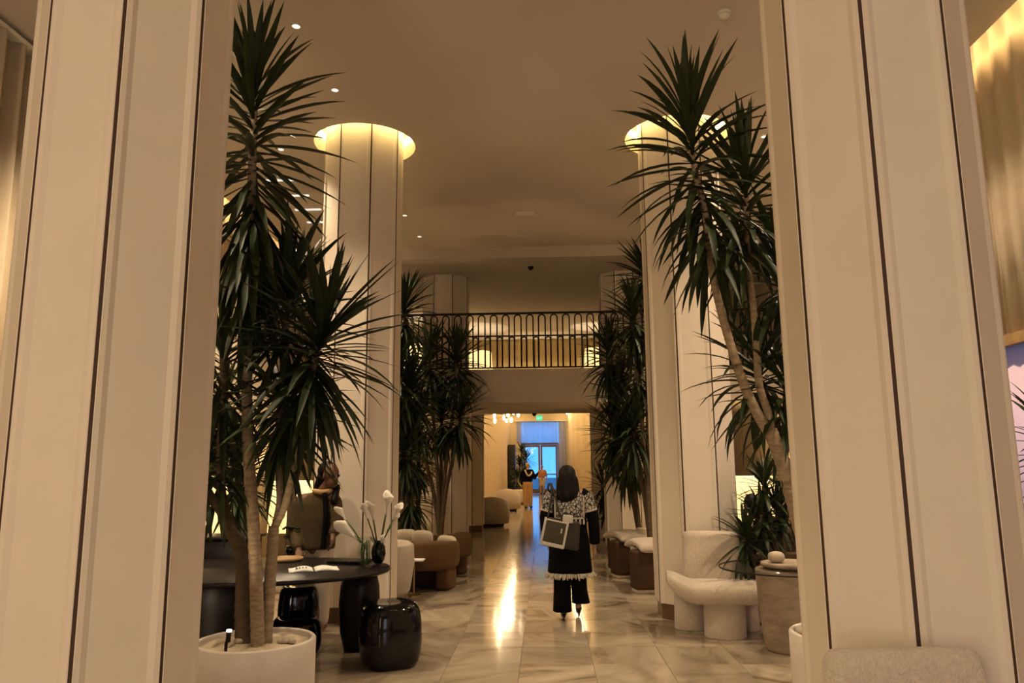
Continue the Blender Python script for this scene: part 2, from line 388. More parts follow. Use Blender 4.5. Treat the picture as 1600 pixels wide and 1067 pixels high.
# corridor
cw = MB().box(-2.12, -1.92, 20.1, YE, -0.004, ZCOR).build('wall_corridor_left', M['seam']); tag(cw, 'left corridor wall', kind='structure')
n = 0; yy = 21.0
while yy < YE - 1.0:
    o = MB().box(-1.925, -1.895, yy + 0.02, yy + 1.5, 0.10, ZCOR - 0.02).build('panel', M['goldwall'], cw); yy += 1.52
cw2 = MB().box(1.92, 2.12, 20.1, YE, -0.004, ZCOR).build('wall_corridor_right', M['goldwall']); tag(cw2, 'right corridor wall', kind='structure')
we = MB().box(-2.12, -1.22, YE, YE + 0.2, -0.004, ZCOR).box(1.16, 2.12, YE, YE + 0.2, -0.004, ZCOR).box(-1.22, 1.16, YE, YE + 0.2, 4.42, ZCOR).build('wall_end', M['goldwall']); tag(we, 'end wall of the corridor around the glass doors', kind='structure')
cc = MB().box(-2.12, 2.12, 22.2, YE + 0.2, ZCOR, ZCOR + 0.1).box(-2.12, 2.12, 22.1, 22.2, 3.17, ZCOR).build('ceiling_corridor', M['ceiling']); tag(cc, 'corridor ceiling', kind='structure')
og = MB().box(-30, 30, YE + 0.2, 120, -0.2, -0.02).build('terrace', M['bluegrey']); tag(og, 'dusky paving outside the glass doors', kind='structure')
# recessed ceiling line lights along corridor sides (cove)
for sx in (-1, 1):
    o = MB().box(sx * 1.66 - 0.02, sx * 1.66 + 0.02, 22.6, YE - 0.4, ZCOR - 0.09, ZCOR - 0.05).build('cove_strip', M['corr_strip'])
    tag(o, 'warm light strip along the %s corridor wall top' % ('left' if sx < 0 else 'right'), 'cove light', 'corridor cove lights')

# ------------------------------------------------------------------ columns
def panel_mesh(h0, h1):
    s = 2 * CR * math.sin(PI / 8) - 0.018          # panel width
    lip = 0.030; w = s / 2; dep = 0.012
    k_ = 0.032 * math.tan(PI / 8) + 0.002
    prof = [(-w + k_, 0.0), (-w, 0.028), (-w + 0.004, 0.032), (-w + lip - 0.004, 0.032), (-w + lip + 0.022, 0.032 - dep), (w - lip - 0.022, 0.032 - dep), (w - lip + 0.004, 0.032), (w - 0.004, 0.032), (w, 0.028), (w - k_, 0.0)]
    mb = MB(); n_ = len(prof)
    v = [(x, -y, h0) for x, y in prof] + [(x, -y, h1) for x, y in prof]
    f = [(i, i + 1, n_ + i + 1, n_ + i) for i in range(n_ - 1)] + [tuple(reversed(range(n_))), tuple(range(n_, 2 * n_)), (0, n_, 2 * n_ - 1, n_ - 1)]
    return mb.add(v, f).mesh('panel', M['panel'])
SM = {}
def strip_mesh(a, b):
    if (a, b) not in SM: SM[(a, b)] = MB().box(-0.0080, 0.0080, -CR + 0.0065, -CR + 0.045, a, b - 0.003).mesh('seam_strip', M['seam'])
    return SM[(a, b)]
def column(x, y, z0, z1, label, group, plinth=True):
    t = thing('column', label, 'column', (x, y, z0), 0, group)
    ap = CR * math.cos(PI / 8)
    hh = z1 - z0; p0 = 0.16 if plinth else 0.0
    MB().lathe([(CR - 0.036, p0), (CR - 0.036, hh - 0.002)], 8).xform(Matrix.Rotation(PI / 8, 4, 'Z')).build('core', M['seam'], t)
    if plinth: MB().lathe([(CR - 0.03, 0.0), (CR - 0.03, p0)], 8).xform(Matrix.Rotation(PI / 8, 4, 'Z')).build('plinth', M['plinth'], t)
    for k in range(8):
        o = bpy.data.objects.new('seam_strip', strip_mesh(p0, hh)); link(o, t); o.rotation_euler = (0, 0, PI / 8 + k * PI / 4)
    pm = panel_mesh(p0, hh)
    for k in range(8):
        o = bpy.data.objects.new('panel', pm); link(o, t)
        a = k * PI / 4
        o.rotation_euler = (0, 0, a); o.location = (math.sin(a) * (ap - 0.032), -math.cos(a) * (ap - 0.032), 0)
    return t
ztop = ZC + 0.41
column(-CX, Y1, 0, ztop, 'large cream panelled column filling the left foreground', 'near columns')
column(CX, Y1, 0, ztop, 'large cream panelled column filling the right foreground', 'near columns')
column(-CX, Y2, 0, ztop, 'cream column behind the black desk, lit by a ring at the ceiling', 'middle columns')
column(CX, Y2, 0, ztop, 'cream column behind the boucle chair, lit by a ring at the ceiling', 'middle columns')
column(-1.66, Y3, 0, ZL, 'dim column under the balcony behind the brown chairs', 'balcony columns')
column(1.81, Y3, 0, ZL, 'dim column under the balcony, right of the walking woman', 'balcony columns')
column(-1.66, Y3, ZU, ZS, 'upper column behind the left end of the balcony railing', 'mezzanine columns', False)
column(1.81, Y3, ZU, ZS, 'upper column behind the right end of the balcony railing', 'mezzanine columns', False)
column(-1.79, Y4, 0, 3.17, 'far column at the left edge of the corridor opening', 'corridor columns')
column(1.89, Y4, 0, 3.17, 'far column at the right edge of the corridor opening', 'corridor columns')
# cove rings
for (x, y, lb) in ((-CX, Y1, 'glowing ring recess above the left foreground column'), (CX, Y1, 'glowing ring recess above the right foreground column'),
                   (-CX, Y2, 'glowing amber ring around the top of the left middle column'), (CX, Y2, 'glowing amber ring around the top of the right middle column')):
    t = MB().rings([[(r * math.cos(2 * PI * j / 48), r * math.sin(2 * PI * j / 48), z) for j in range(48)] for r, z in ((HOLE - 0.002, 0.20), (HOLE - 0.022, 0.20), (HOLE - 0.022, 0.26), (HOLE - 0.002, 0.26))], closed=True).build('cove_ring', M['cove'], loc=(x, y, ZC))
    tag(t, lb, 'cove light', 'column cove rings')

# ------------------------------------------------------------------ curtains
def curtain_mesh(p0, p1, z0, z1, amp, wl, m, seed=0, thick=0.004):
    rnd = random.Random(seed); p0 = Vector((*p0, 0)); p1 = Vector((*p1, 0)); L_ = (p1 - p0).length; d = (p1 - p0) / L_; nrm = Vector((-d.y, d.x, 0))
    npt = max(8, int(L_ / wl * 10)); pts = []
    ph = 0
    for i in range(npt + 1):
        s = L_ * i / npt; ph += (L_ / npt) / wl * 2 * PI * (0.75 + 0.5 * rnd.random())
        pts.append((p0 + d * s, amp * (math.sin(ph) + 0.35 * math.sin(2.1 * ph + 1))))
    mb = MB(); v = []
    for (q, w_) in pts:
        for sgn in (0, 1):
            pb = q + nrm * (w_ + sgn * thick); pt = q + nrm * (w_ * 0.8 + sgn * thick)
            v += [(pb.x, pb.y, z0), (pt.x, pt.y, z1)]
    f = []
    for i in range(npt):
        a = 4 * i; b = a + 4
        f += [(a, b, b + 1, a + 1), (a + 2, a + 3, b + 3, b + 2), (a + 1, b + 1, b + 3, a + 3), (a, a + 2, b + 2, b)]
    return mb.add(v, f)
def curtain(name, label, *a, cat='curtain', group=None, **k):
    o = curtain_mesh(*a, **k).build(name, a[6], None, True); return tag(o, label, cat, group)
for k, (ya, yb) in enumerate(((3.6, 5.2), (5.22, 6.8), (6.82, 8.5))):
    curtain('curtain', ['cream pleated curtain panel beside the left column, nearest the photographer', 'cream pleated curtain panel on the left wall, second from the photographer', 'cream pleated curtain panel on the left wall behind the near tree'][k], (-WX + 0.16, ya), (-WX + 0.16, yb), 0.05, ZC - 0.10, 0.07, 0.24, M['curtain'], seed=k, group='left wall curtains')
MB().box(-WX + 0.08, -WX + 0.22, 3.4, 8.6, ZC - 0.10, ZC - 0.06).build('curtain_track', M['white_metal']); tag(bpy.data.objects['curtain_track'], 'thin white curtain track along the left ceiling edge', 'curtain track')
curtain('curtain', 'lit cream curtain on the far left wall behind the trees', (-WX + 0.07, 8.7), (-WX + 0.07, 19.8), 0.05, ZC + 0.3, 0.03, 0.3, M['curtain'], seed=5, group='left wall curtains')
curtain('curtain', 'short cream valance over the lilac window at the right edge', (WX - 0.07, 8.6), (WX - 0.07, 3.4), 2.76, ZC + 0.3, 0.032, 0.24, M['curtain'], seed=8, group='right wall curtains')
curtain('curtain', 'lit cream curtain on the far right wall behind the right tree', (WX - 0.07, 19.8), (WX - 0.07, 8.7), 0.05, ZC + 0.3, 0.03, 0.3, M['curtain'], seed=9, group='right wall curtains')
rl = MB().box(WX - 0.12, WX - 0.04, 3.4, 8.6, 2.66, 2.76).build('valance_rail', M['wood']); tag(rl, 'tan hem rail under the valance at the right edge', 'rail')
for (x, y0, y1, lb) in ((-WX + 0.31, 8.8, YB - 0.1, 'warm light strip in the ceiling slot above the far left curtain'), (WX - 0.29, -1.0, YB - 0.1, 'warm light strip in the ceiling slot above the right curtains')):
    s = 1 if x > 0 else -1
    o = MB().box(x - 0.02, x + 0.02, y0, y1, ZC + 0.03, ZC + 0.06).build('cove_strip', M['strip']); tag(o, lb, 'cove light', 'curtain cove lights')
# right window
w = MB().box(WX + 0.05, WX + 0.09, 4.6, 4.66, 0.25, 2.75).box(WX + 0.05, WX + 0.09, 8.54, 8.6, 0.25, 2.75).box(WX + 0.05, WX + 0.09, 6.57, 6.63, 0.25, 2.75).build('window_1', M['door_frame']); tag(w, 'dark framed window behind the lilac sheer', kind='structure')
MB().box(WX + 0.06, WX + 0.07, 4.66, 6.57, 0.25, 2.75).build('pane', M['glass'], w); MB().box(WX + 0.06, WX + 0.07, 6.63, 8.54, 0.25, 2.75).build('pane', M['glass'], w)
curtain('sheer_curtain', 'lilac sheer curtain at the right edge of the picture', (WX - 0.02, 8.6), (WX - 0.02, 4.6), 0.05, 2.76, 0.008, 0.2, M['lilac'], seed=3)

# mezzanine gold curtains
for k in range(6):
    xa = -4.3 + k * 1.44
    curtain('gold_curtain', ['first', 'second', 'third', 'fourth', 'fifth', 'sixth'][k] + ' gold curtain from the left behind the balcony railing', (xa, 21.85), (xa + 1.40, 21.85), ZU + 0.02, ZS - 0.02, 0.04, 0.28, M['gold'], seed=20 + k, group='mezzanine gold curtains')
# corridor right curtains
for k in range(4):
    ya = 24.4 + k * 5.9
    curtain('gold_curtain', ['nearest', 'second', 'third', 'farthest'][k] + ' gold curtain along the right corridor wall', (1.80, ya + 5.6), (1.80, ya), 0.05, ZCOR - 0.12, 0.06, 0.9, M['gold'], seed=30 + k, group='corridor gold curtains')

# ------------------------------------------------------------------ balcony railing
rail = thing('balcony_railing', 'black iron balcony railing of rounded arches across the mezzanine', 'railing', (0, YB + 0.06, ZU))
MB().box(-WX, WX, -0.02, 0.02, 0.985, 1.02).build('top_rail', M['iron'], rail)
MB().box(-WX, WX, -0.012, 0.012, 0.585, 0.61).build('middle_rail', M['iron'], rail)
MB().box(-WX, WX, -0.012, 0.012, 0.02, 0.045).build('bottom_rail', M['iron'], rail)
def arch_mesh(w_, top, r):
    pts = [(-w_ / 2, 0, 0.03), (-w_ / 2, 0, top - w_ / 2)] + [(-w_ / 2 * math.cos(a), 0, top - w_ / 2 + w_ / 2 * math.sin(a)) for a in [PI * k / 8 for k in range(1, 8)]] + [(w_ / 2, 0, top - w_ / 2), (w_ / 2, 0, 0.03)]
    return MB().tube(pts, r, 6).mesh('arch', M['iron'], True)
am1 = arch_mesh(0.117, 0.975, 0.0125); am2 = arch_mesh(0.085, 0.575, 0.0115)
SP = 0.2135
for k in range(-20, 21):
    o = bpy.data.objects.new('arch', am1); link(o, rail); o.location = (k * SP + 0.02, 0, 0)
    o = bpy.data.objects.new('arch', am2); link(o, rail); o.location = (k * SP + 0.02 + SP / 2, 0, 0)

# ------------------------------------------------------------------ ceiling fixtures
def downlight(x, y, z, label, r=0.035, energy=0.0, angle=100, group='lobby downlights', col=WARM):
    t = thing('downlight', label, 'light', (x, y, z), 0, group)
    MB().rings([[(q * math.cos(2 * PI * j / 20), q * math.sin(2 * PI * j / 20), zz) for j in range(20)] for q, zz in ((r, 0.0), (r * 1.35, 0.0), (r * 1.35, -0.008), (r, -0.012))], closed=True).build('rim', M['white_metal'], t)
    MB().lathe([(r, 0.0), (r, -0.003)], 20).build('lens', M['spotlens'], t)
    if energy: spot_light('downlight_beam', (0, 0, -0.03), energy, col, angle, t)
    return t
E1 = 55
downlight(-1.91, 6.11, ZC, 'small round ceiling downlight at upper left among the leaves', energy=110, angle=120)
downlight(-1.88, 7.27, ZC, 'small round ceiling downlight left of the left glowing ring', energy=25, angle=80)
downlight(-1.88, 11.26, ZC, 'small round ceiling downlight just right of the left middle column', energy=50, angle=100)
downlight(-1.83, 12.36, ZC, 'small bright ceiling downlight near the ceiling edge at left', energy=25, angle=80)
for i, y in enumerate((-3.0, 0.6)):  # added lamps out of view, supplying frontal light on the near columns
    for j, x in enumerate((-1.9, 0.0, 1.9)):
        downlight(x, y, ZC, ['rear', 'front'][i] + ' ' + ['left', 'centre', 'right'][j] + ' added downlight in the ceiling behind the photographer', energy=E1)
for i, y in enumerate((4.6, 6.6, 8.7, 10.8)):  # added lamps hidden behind columns and trees, brightening the floor and columns
    for j, x in enumerate((-2.95, 2.95)):
        downlight(x, y, ZC, ['nearest', 'second', 'third', 'farthest'][i] + ' added hidden ceiling downlight over the ' + ['left', 'right'][j] + ' side bay', energy=430, angle=116, group='added side bay downlights')
def detector(x, y, z, label, m, r=0.06, dome=False, name='smoke_detector', cat='detector'):
    t = thing(name, label, cat, (x, y, z))
    MB().lathe([(r, 0), (r, -0.012), (r * 0.92, -0.02)], 20).build('base', M['white_metal'], t)
    MB().lathe([(r * 0.8, -0.02), (r * 0.78, -0.04), (r * 0.6, -0.065 if dome else -0.045), (r * 0.25, -0.085 if dome else -0.052)], 20).build('cover', m, t, True)
detector(1.88, 6.13, ZC, 'white round smoke detector on the ceiling at upper right', M['white_metal'])
detector(0.04, 13.67, ZS, 'black dome camera under the dropped ceiling edge', M['gloss'], 0.075, True, 'dome_camera', 'camera')
detector(0.05, 15.4, ZL, 'dark dome camera under the balcony above the corridor opening', M['gloss'], 0.06, True, 'dome_camera', 'camera')
o = MB().box(-0.14, 0.14, -0.08, 0.08, -0.012, 0).build('ceiling_vent', M['white_metal'], loc=(0.0, 11.3, ZC)); tag(o, 'small pale rectangular vent in the ceiling above the balcony', 'vent')
for k in range(4):
    o = MB().box(-0.2, 0.2, -0.03, 0.03, -0.01, 0.0).build('linear_light', M['slot'], loc=(-3.3, 9.7 + 0.6 * k, ZC)); tag(o, ['first', 'second', 'third', 'fourth'][k] + ' short linear light on the left ceiling behind the leaves', 'light', 'linear ceiling lights')

# ------------------------------------------------------------------ lamps
def drum_lamp(x, y, z0, zs0, zs1, r, label, energy, group, sm='shade', col=AMBER):
    t = thing('floor_lamp', label, 'lamp', (x, y, z0), 0, group)
    MB().lathe([(0.16, 0), (0.16, 0.02), (0.02, 0.035)], 20).build('base', M['iron'], t, True)
    MB().tube([(0, 0, 0.03), (0, 0, zs1 - 0.05)], 0.012).build('pole', M['iron'], t)
    MB().rings([[(q * math.cos(2 * PI * j / 28), q * math.sin(2 * PI * j / 28), zz) for j in range(28)] for q, zz in ((r, zs0), (r * 0.9, zs1), (r * 0.9 - 0.006, zs1), (r - 0.006, zs0))], closed=True).build('lamp_shade', M[sm], t, True)
    point_light('bulb_light', (0, 0, zs1 - 0.08 if z0 == 0 else zs0 + 0.2), energy, AMBER if z0 == 0 else (1.0, 0.85, 0.62), 0.08, t)
    return t
drum_lamp(-1.55, 20.0, ZU, 0.62, 1.36, 0.46, 'glowing lamp behind the left part of the balcony railing', 60, 'mezzanine lamps')
drum_lamp(1.68, 20.0, ZU, 0.66, 1.40, 0.36, 'glowing lamp behind the right part of the balcony railing', 60, 'mezzanine lamps')
drum_lamp(-2.9, 18.5, ZU, 0.62, 1.36, 0.36, 'glowing mezzanine lamp at far left behind the dark plant', 45, 'mezzanine lamps')
drum_lamp(-3.85, 12.3, 0, 0.62, 1.42, 0.36, 'glowing drum lamp by the left wall behind the desk person', 60, 'lobby lamps')
drum_lamp(3.75, 13.2, 0, 0.62, 1.42, 0.40, 'glowing drum lamp by the right wall behind the seated person', 60, 'lobby lamps')
drum_lamp(-3.9, 9.3, 0, 0.62, 1.42, 0.30, 'glowing drum lamp at far left behind the near tree trunks', 40, 'lobby lamps')
drum_lamp(-3.3, 16.5, 0, 0.9, 1.6, 0.34, 'glowing drum lamp behind the brown chairs plants', 35, 'lobby lamps')

for k in range(4):  # added lamps below the sight line, brightening the gold curtains
    t = thing('floor_uplight', ['leftmost', 'second', 'third', 'rightmost'][k] + ' small added uplight out of sight on the mezzanine floor washing the gold curtains', 'light', (-2.1 + 1.4 * k, 21.2, ZU), 0, 'added mezzanine uplights')
    MB().lathe([(0.05, 0), (0.055, 0.02), (0.05, 0.10), (0.04, 0.11)], 16).build('housing', M['iron'], t, True); MB().lathe([(0.035, 0.105), (0.035, 0.115)], 16).build('lens', M['spotlens'], t)
    sp_l = spot_light('added_uplight_beam', (0, 0.02, 0.14), 60, (1.0, 0.78, 0.45), 130, t); sp_l.rotation_euler = (math.radians(180 - 35), 0, 0)
# chandelier in the corridor
ch = thing('chandelier', 'brass chandelier with lit glass tubes near the corridor ceiling', 'chandelier', (-1.02, 25.5, 3.15))
MB().tube([(0, 0, 0.35), (0, 0, ZCOR - 3.15)], 0.012).build('rod', M['brass'], ch)
MB().lathe([(0.03, 0.0), (0.05, 0.1), (0.05, 0.3), (0.02, 0.36)], 12).build('hub', M['brass'], ch, True)
for k, (x, y, z) in enumerate(((-0.40, 0.1, 0.0), (-0.40, -0.1, 0.16), (0.0, 0.0, 0.02), (0.16, 0.05, 0.02), (0.05, -0.2, 0.20), (0.40, 0.0, 0.2), (-0.1, 0.3, 0.12))):
    MB().tube([(0, 0, 0.18), (x * 0.9, y * 0.9, z + 0.1)], 0.010).build('arm', M['brass'], ch)
    MB().lathe([(0.015, -0.07), (0.04, -0.05), (0.045, 0.05), (0.02, 0.10)], 10, (x, y, z)).build('bulb', M['bulb'], ch, True)
point_light('chandelier_light', (0, 0, -0.2), 30, WARM, 0.2, ch)

# exit sign
ex = thing('exit_sign', 'small glowing green exit sign above the corridor doors', 'sign', (-0.05, 46.5, 4.44))
MB().box(-0.19, 0.19, -0.03, 0.03, 0.0, 0.30).build('housing', M['exit'], ex)
fc = bpy.data.curves.new('lettering', 'FONT'); fc.body = 'EXIT'; fc.size = 0.17; fc.extrude = 0.002; fc.align_x = 'CENTER'; fc.materials.append(M['exit_text'])
fo0 = bpy.data.objects.new('lettering', fc); fm = bpy.data.meshes.new_from_object(fo0); fo = bpy.data.objects.new('lettering', fm); link(fo, ex); fo.rotation_euler = (PI / 2, 0, 0); fo.location = (0, -0.034, 0.085)
MB().tube([(0, 0, 0.30), (0, 0, ZCOR - 4.44)], 0.012).build('stem', M['white_metal'], ex)

# doors at corridor end
dr = MB().box(-1.22, -1.12, -0.06, 0.06, 0, 3.13).box(1.06, 1.16, -0.06, 0.06, 0, 3.13).box(-1.12, 1.06, -0.06, 0.06, 3.0, 3.13).build('door_1', M['door_frame'], loc=(0, YE + 0.1, 0)); tag(dr, 'bronze framed double glass doors at the end of the corridor', kind='structure')
for (xa, xb) in ((-1.11, -0.04), (-0.02, 1.05)):
    lf = MB().box(xa, xa + 0.12, -0.03, 0.03, 0.01, 2.99).box(xb - 0.12, xb, -0.03, 0.03, 0.01, 2.99).box(xa + 0.12, xb - 0.12, -0.03, 0.03, 0.01, 0.26).box(xa + 0.12, xb - 0.12, -0.03, 0.03, 2.86, 2.99).box(xa + 0.12, xb - 0.12, -0.03, 0.03, 1.13, 1.20).build('door_leaf', M['door_frame'], dr)
    MB().box(xa + 0.12, xb - 0.12, -0.006, 0.006, 0.26, 1.13).build('pane', M['glass'], lf)
    MB().box(xa + 0.12, xb - 0.12, -0.006, 0.006, 1.20, 2.86).build('pane', M['glass'], lf)
tr = MB().box(-1.22, 1.16, -0.006, 0.006, 3.13, 4.42).build('window_2', M['glass'], loc=(0, YE + 0.1, 0)); tag(tr, 'transom glass above the corridor doors', kind='structure')
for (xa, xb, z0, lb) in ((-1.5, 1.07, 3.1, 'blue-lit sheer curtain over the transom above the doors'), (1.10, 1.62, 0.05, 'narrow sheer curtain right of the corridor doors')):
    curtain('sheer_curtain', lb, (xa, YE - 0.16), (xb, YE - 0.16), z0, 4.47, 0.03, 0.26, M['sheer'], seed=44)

o = MB().box(-1.6, 1.7, YE - 0.2, YE, 4.47, 4.51).build('curtain_track', M['white_metal']); tag(o, 'pale curtain track above the corridor doors', 'curtain track')
# ------------------------------------------------------------------ dracaena trees
NSEG = 6
def leaf_verts(bend, fold=0.28, wmax=0.036):
    """unit-length strap leaf along +x, arching towards -z by total angle bend"""
    v = []; x = z = 0.0
    wp = [0.42, 0.72, 0.95, 1.0, 0.86, 0.52, 0.03]
    for i in range(NSEG + 1):
        a = bend * (i / NSEG) ** 1.3
        if i: x += math.cos(a) / NSEG; z -= math.sin(a) / NSEG
        w_ = wmax * wp[i]
        v += [(x, -w_, z + fold * w_), (x, 0, z - fold * w_ * 0.6), (x, w_, z + fold * w_)]
    f = []
    for i in range(NSEG):
        a = 3 * i
        f += [(a, a + 3, a + 4, a + 1), (a + 1, a + 4, a + 5, a + 2)]
    return v, f
BENDS = [0.12, 0.35, 0.65, 1.0, 1.4]
LEAF = []
for mname in ('leaf', 'leaf_light'):
    LEAF.append([MB().add(*leaf_verts(b)).mesh('leaf', M[mname], True) for b in BENDS])
LV = [np.array(leaf_verts(b)[0]) for b in BENDS]; LFc = leaf_verts(0.1)[1]
def leaf_set(axis, n, L, rnd, top=82, bot=-50, jit=12, bendy=1.0, pw=0.85, light=0.0):
    """list of (matrix, bend index, light?) for one rosette along a stem axis (bottom -> top)"""
    P = [Vector(p) for p in axis]; cum = [0]
    for i in range(1, len(P)): cum.append(cum[-1] + (P[i] - P[i - 1]).length)
    out = []; ph = rnd.random() * 6.28
    for i in range(n):
        t = i / max(1, n - 1); s = cum[-1] * t
        k = max(j for j in range(len(P)) if cum[j] <= s + 1e-9); k = min(k, len(P) - 2)
        p = P[k].lerp(P[k + 1], (s - cum[k]) / max(1e-6, cum[k + 1] - cum[k])); ax = (P[k + 1] - P[k]).normalized()
        az = ph + i * 2.39996 + rnd.uniform(-0.2, 0.2)
        el = math.radians(bot + (top - bot) * (t ** pw) + rnd.uniform(-jit, jit))
        hor = Vector((math.cos(az), math.sin(az), 0)); up = (Vector((0, 0, 1)) * 0.6 + ax * 0.4).normalized()
        hor = (hor - up * hor.dot(up)).normalized()
        d = hor * math.cos(el) + up * math.sin(el); zz = up * math.cos(el) - hor * math.sin(el); yy_ = zz.cross(d)
        ln = L * rnd.uniform(0.78, 1.12) * (0.82 if t > 0.9 else 1.0)
        bi = bendy * (0.25 + 1.0 * math.cos(el)) * rnd.uniform(0.5, 1.3)
        b = 0 if bi < 0.35 else 1 if bi < 0.7 else 2 if bi < 1.05 else 3 if bi < 1.4 else 4
        m_ = Matrix((d * ln, yy_ * (0.35 + 0.65 * ln) * rnd.uniform(0.85, 1.15), zz * ln)).transposed().to_4x4(); m_.translation = p + hor * 0.01
        out.append((m_, b, 1 if rnd.random() < light else 0))
    return out
def in_view(p):
    d = p - CAMP; dep = d.dot(_F)
    if dep < 0.3: return False
    px = 800 + FPX * d.dot(_R2) / dep; py = 533.5 - FPX * d.dot(_U2) / dep
    return -60 < px < 1660 and -80 < py < 1100
def put_leaves(tree, sets, singles, origin):
    allv = []
    for (m_, b, lt) in sets:
        tip = m_ @ Vector((0.7, 0, -0.1)); r = 0 if in_view(tip) else 1
        if abs(tip.x) > abs(CX) - 0.2 and tip.y < 5 and r == 0: r = 0
        allv.append((r, (tip - CAMP).length, m_, b, lt))
    allv.sort(key=lambda q: (q[0], q[1]))
    org = Matrix.Translation(-Vector(origin))
    for (r, dd, m_, b, lt) in allv[:singles]:
        o = bpy.data.objects.new('leaf', LEAF[lt][b]); link(o, tree); o.matrix_local = org @ m_
    rest = allv[singles:]
    if rest:
        mb = MB(); vs = []; fs = []
        for q, (r, dd, m_, b, lt) in enumerate(rest):
            A = np.array(org @ m_); vv = LV[b] @ A[:3, :3].T + A[:3, 3]
            n0 = len(vs); vs += [tuple(x) for x in vv]; fs += [tuple(i + n0 for i in f) for f in LFc]
        mb.v = vs; mb.f = fs
        mb.build('foliage', M['leaf'], tree, True, kind='stuff')
def stem(tree, origin, ctrl, r0, r1, m, name='stem', ring=True, n=10):
    pts = smooth_path(ctrl, n); N_ = len(pts); rad = []
    for i in range(N_):
        r = r0 + (r1 - r0) * (i / (N_ - 1))
        if ring and i % 2: r *= 0.93
        rad.append(r)
    O = Vector(origin)
    MB().tube([p - O for p in pts], rad, 10).build(name, M[m], tree, True)
def planter(x, y, r, hgt, label, group):
    t = thing('planter', label, 'planter', (x, y, 0), 0, group)
    MB().rings([[(q * math.cos(2 * PI * j / 40), q * math.sin(2 * PI * j / 40), zz) for j in range(40)] for q, zz in ((r * 0.9, 0.0), (r * 0.98, 0.02), (r, 0.06), (r, hgt - 0.01), (r - 0.01, hgt), (r - 0.03, hgt), (r - 0.035, hgt - 0.01), (r - 0.035, hgt - 0.10), (0.02, hgt - 0.10))]).build('pot', M['planter'], t, True)
    s = MB(); rn = random.Random(int(x * 100)); rr = []
    for q in (0.0, 0.25, 0.5, 0.75, 1.0):
        rr.append([((r - 0.036) * max(q, 0.01) * math.cos(2 * PI * j / 24), (r - 0.036) * max(q, 0.01) * math.sin(2 * PI * j / 24), hgt - 0.035 + rn.uniform(-0.008, 0.012) * (q > 0)) for j in range(24)])
    s.rings(list(reversed(rr)), False, True); s.build('soil', M['sand'], t, True)
    return t
def pebble(x, y, z, r, label, group, parent=None, seed=0):
    rn = random.Random(seed); mb = MB().ell((0, 0, 0), (r, r * rn.uniform(0.7, 0.9), r * rn.uniform(0.4, 0.6)), 10, 6)
    o = mb.build('pebble', M['pebble'], parent, True); o.location = (x, y, z); o.rotation_euler = (0, 0, rn.random() * 3)
    return tag(o, label, 'stone', group) if parent is None else o

# --- near left tree
TL = (-1.80, 5.5, 0.38); YL = 5.5
planter(-1.80, 5.5, 0.41, 0.43, 'round white planter with the near left tree', 'white planters')
tl = thing('dracaena_tree', 'tall near dracaena tree right beside the left foreground column', 'tree', TL, 0, 'near dracaena trees')
rn = random.Random(11)
def A(px, py, dy=0.0): return at(px, py, YL + dy)
stem(tl, TL, [A(403, 1022, -0.05), A(401, 930, -0.05), A(396, 820, -0.05), A(388, 700), A(386, 600), A(388, 480), A(392, 330), A(397, 160)], 0.052, 0.032, 'bark', n=14)
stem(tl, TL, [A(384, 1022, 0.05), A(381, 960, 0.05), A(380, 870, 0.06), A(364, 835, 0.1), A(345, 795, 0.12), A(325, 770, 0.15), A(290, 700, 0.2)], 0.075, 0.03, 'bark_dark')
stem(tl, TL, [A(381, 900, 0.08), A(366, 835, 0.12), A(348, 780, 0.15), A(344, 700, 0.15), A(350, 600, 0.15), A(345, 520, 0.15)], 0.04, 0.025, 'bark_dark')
stem(tl, TL, [A(414, 1020, 0.02), A(418, 960, 0.02), A(424, 880, 0.04), A(428, 822, 0.05)], 0.05, 0.04, 'bark')
stem(tl, TL, [A(428, 826, 0.05), A(437, 780, 0.05), A(436, 700, 0.1), A(440, 600, 0.12), A(450, 460, 0.15)], 0.026, 0.022, 'bark')
stem(tl, TL, [A(428, 826, 0.05), A(448, 780, 0.02), A(466, 690, 0.0), A(480, 620, -0.05), A(500, 530, -0.1)], 0.030, 0.024, 'bark')
S = []
S += leaf_set([A(392, 400), A(394, 300), A(397, 110)], 175, 0.74, rn, 84, -76, 10, 0.45, pw=1.25)
S += leaf_set([A(388, 480), A(392, 330)], 60, 0.68, rn, -40, -80, 12, 0.5)
S += leaf_set([A(482, 618, -0.05), A(494, 560, -0.1), A(508, 505, -0.15)], 150, 0.70, rn, 82, -74, 14, 0.5, pw=1.1)
S += leaf_set([A(444, 540, 0.12), A(452, 440, 0.15)], 100, 0.64, rn, 85, -60, 14, 0.5)
S += leaf_set([A(438, 680, 0.1), A(438, 610, 0.12)], 90, 0.62, rn, 45, -75, 16, 0.5, light=0.5)  # light on this drooping crown is put in as paler leaves
S += leaf_set([A(347, 640, 0.15), A(345, 510, 0.15)], 60, 0.6, rn, 80, -70, 12, 0.6)
S += leaf_set([A(322, 765, 0.15), A(290, 690, 0.2)], 40, 0.6, rn, 75, -60, 12, 0.6)
S += leaf_set([A(346, 760, 0.15), A(344, 690, 0.15)], 30, 0.5, rn, 30, -70, 14, 0.6, light=0.3)
put_leaves(tl, S, 300, TL)
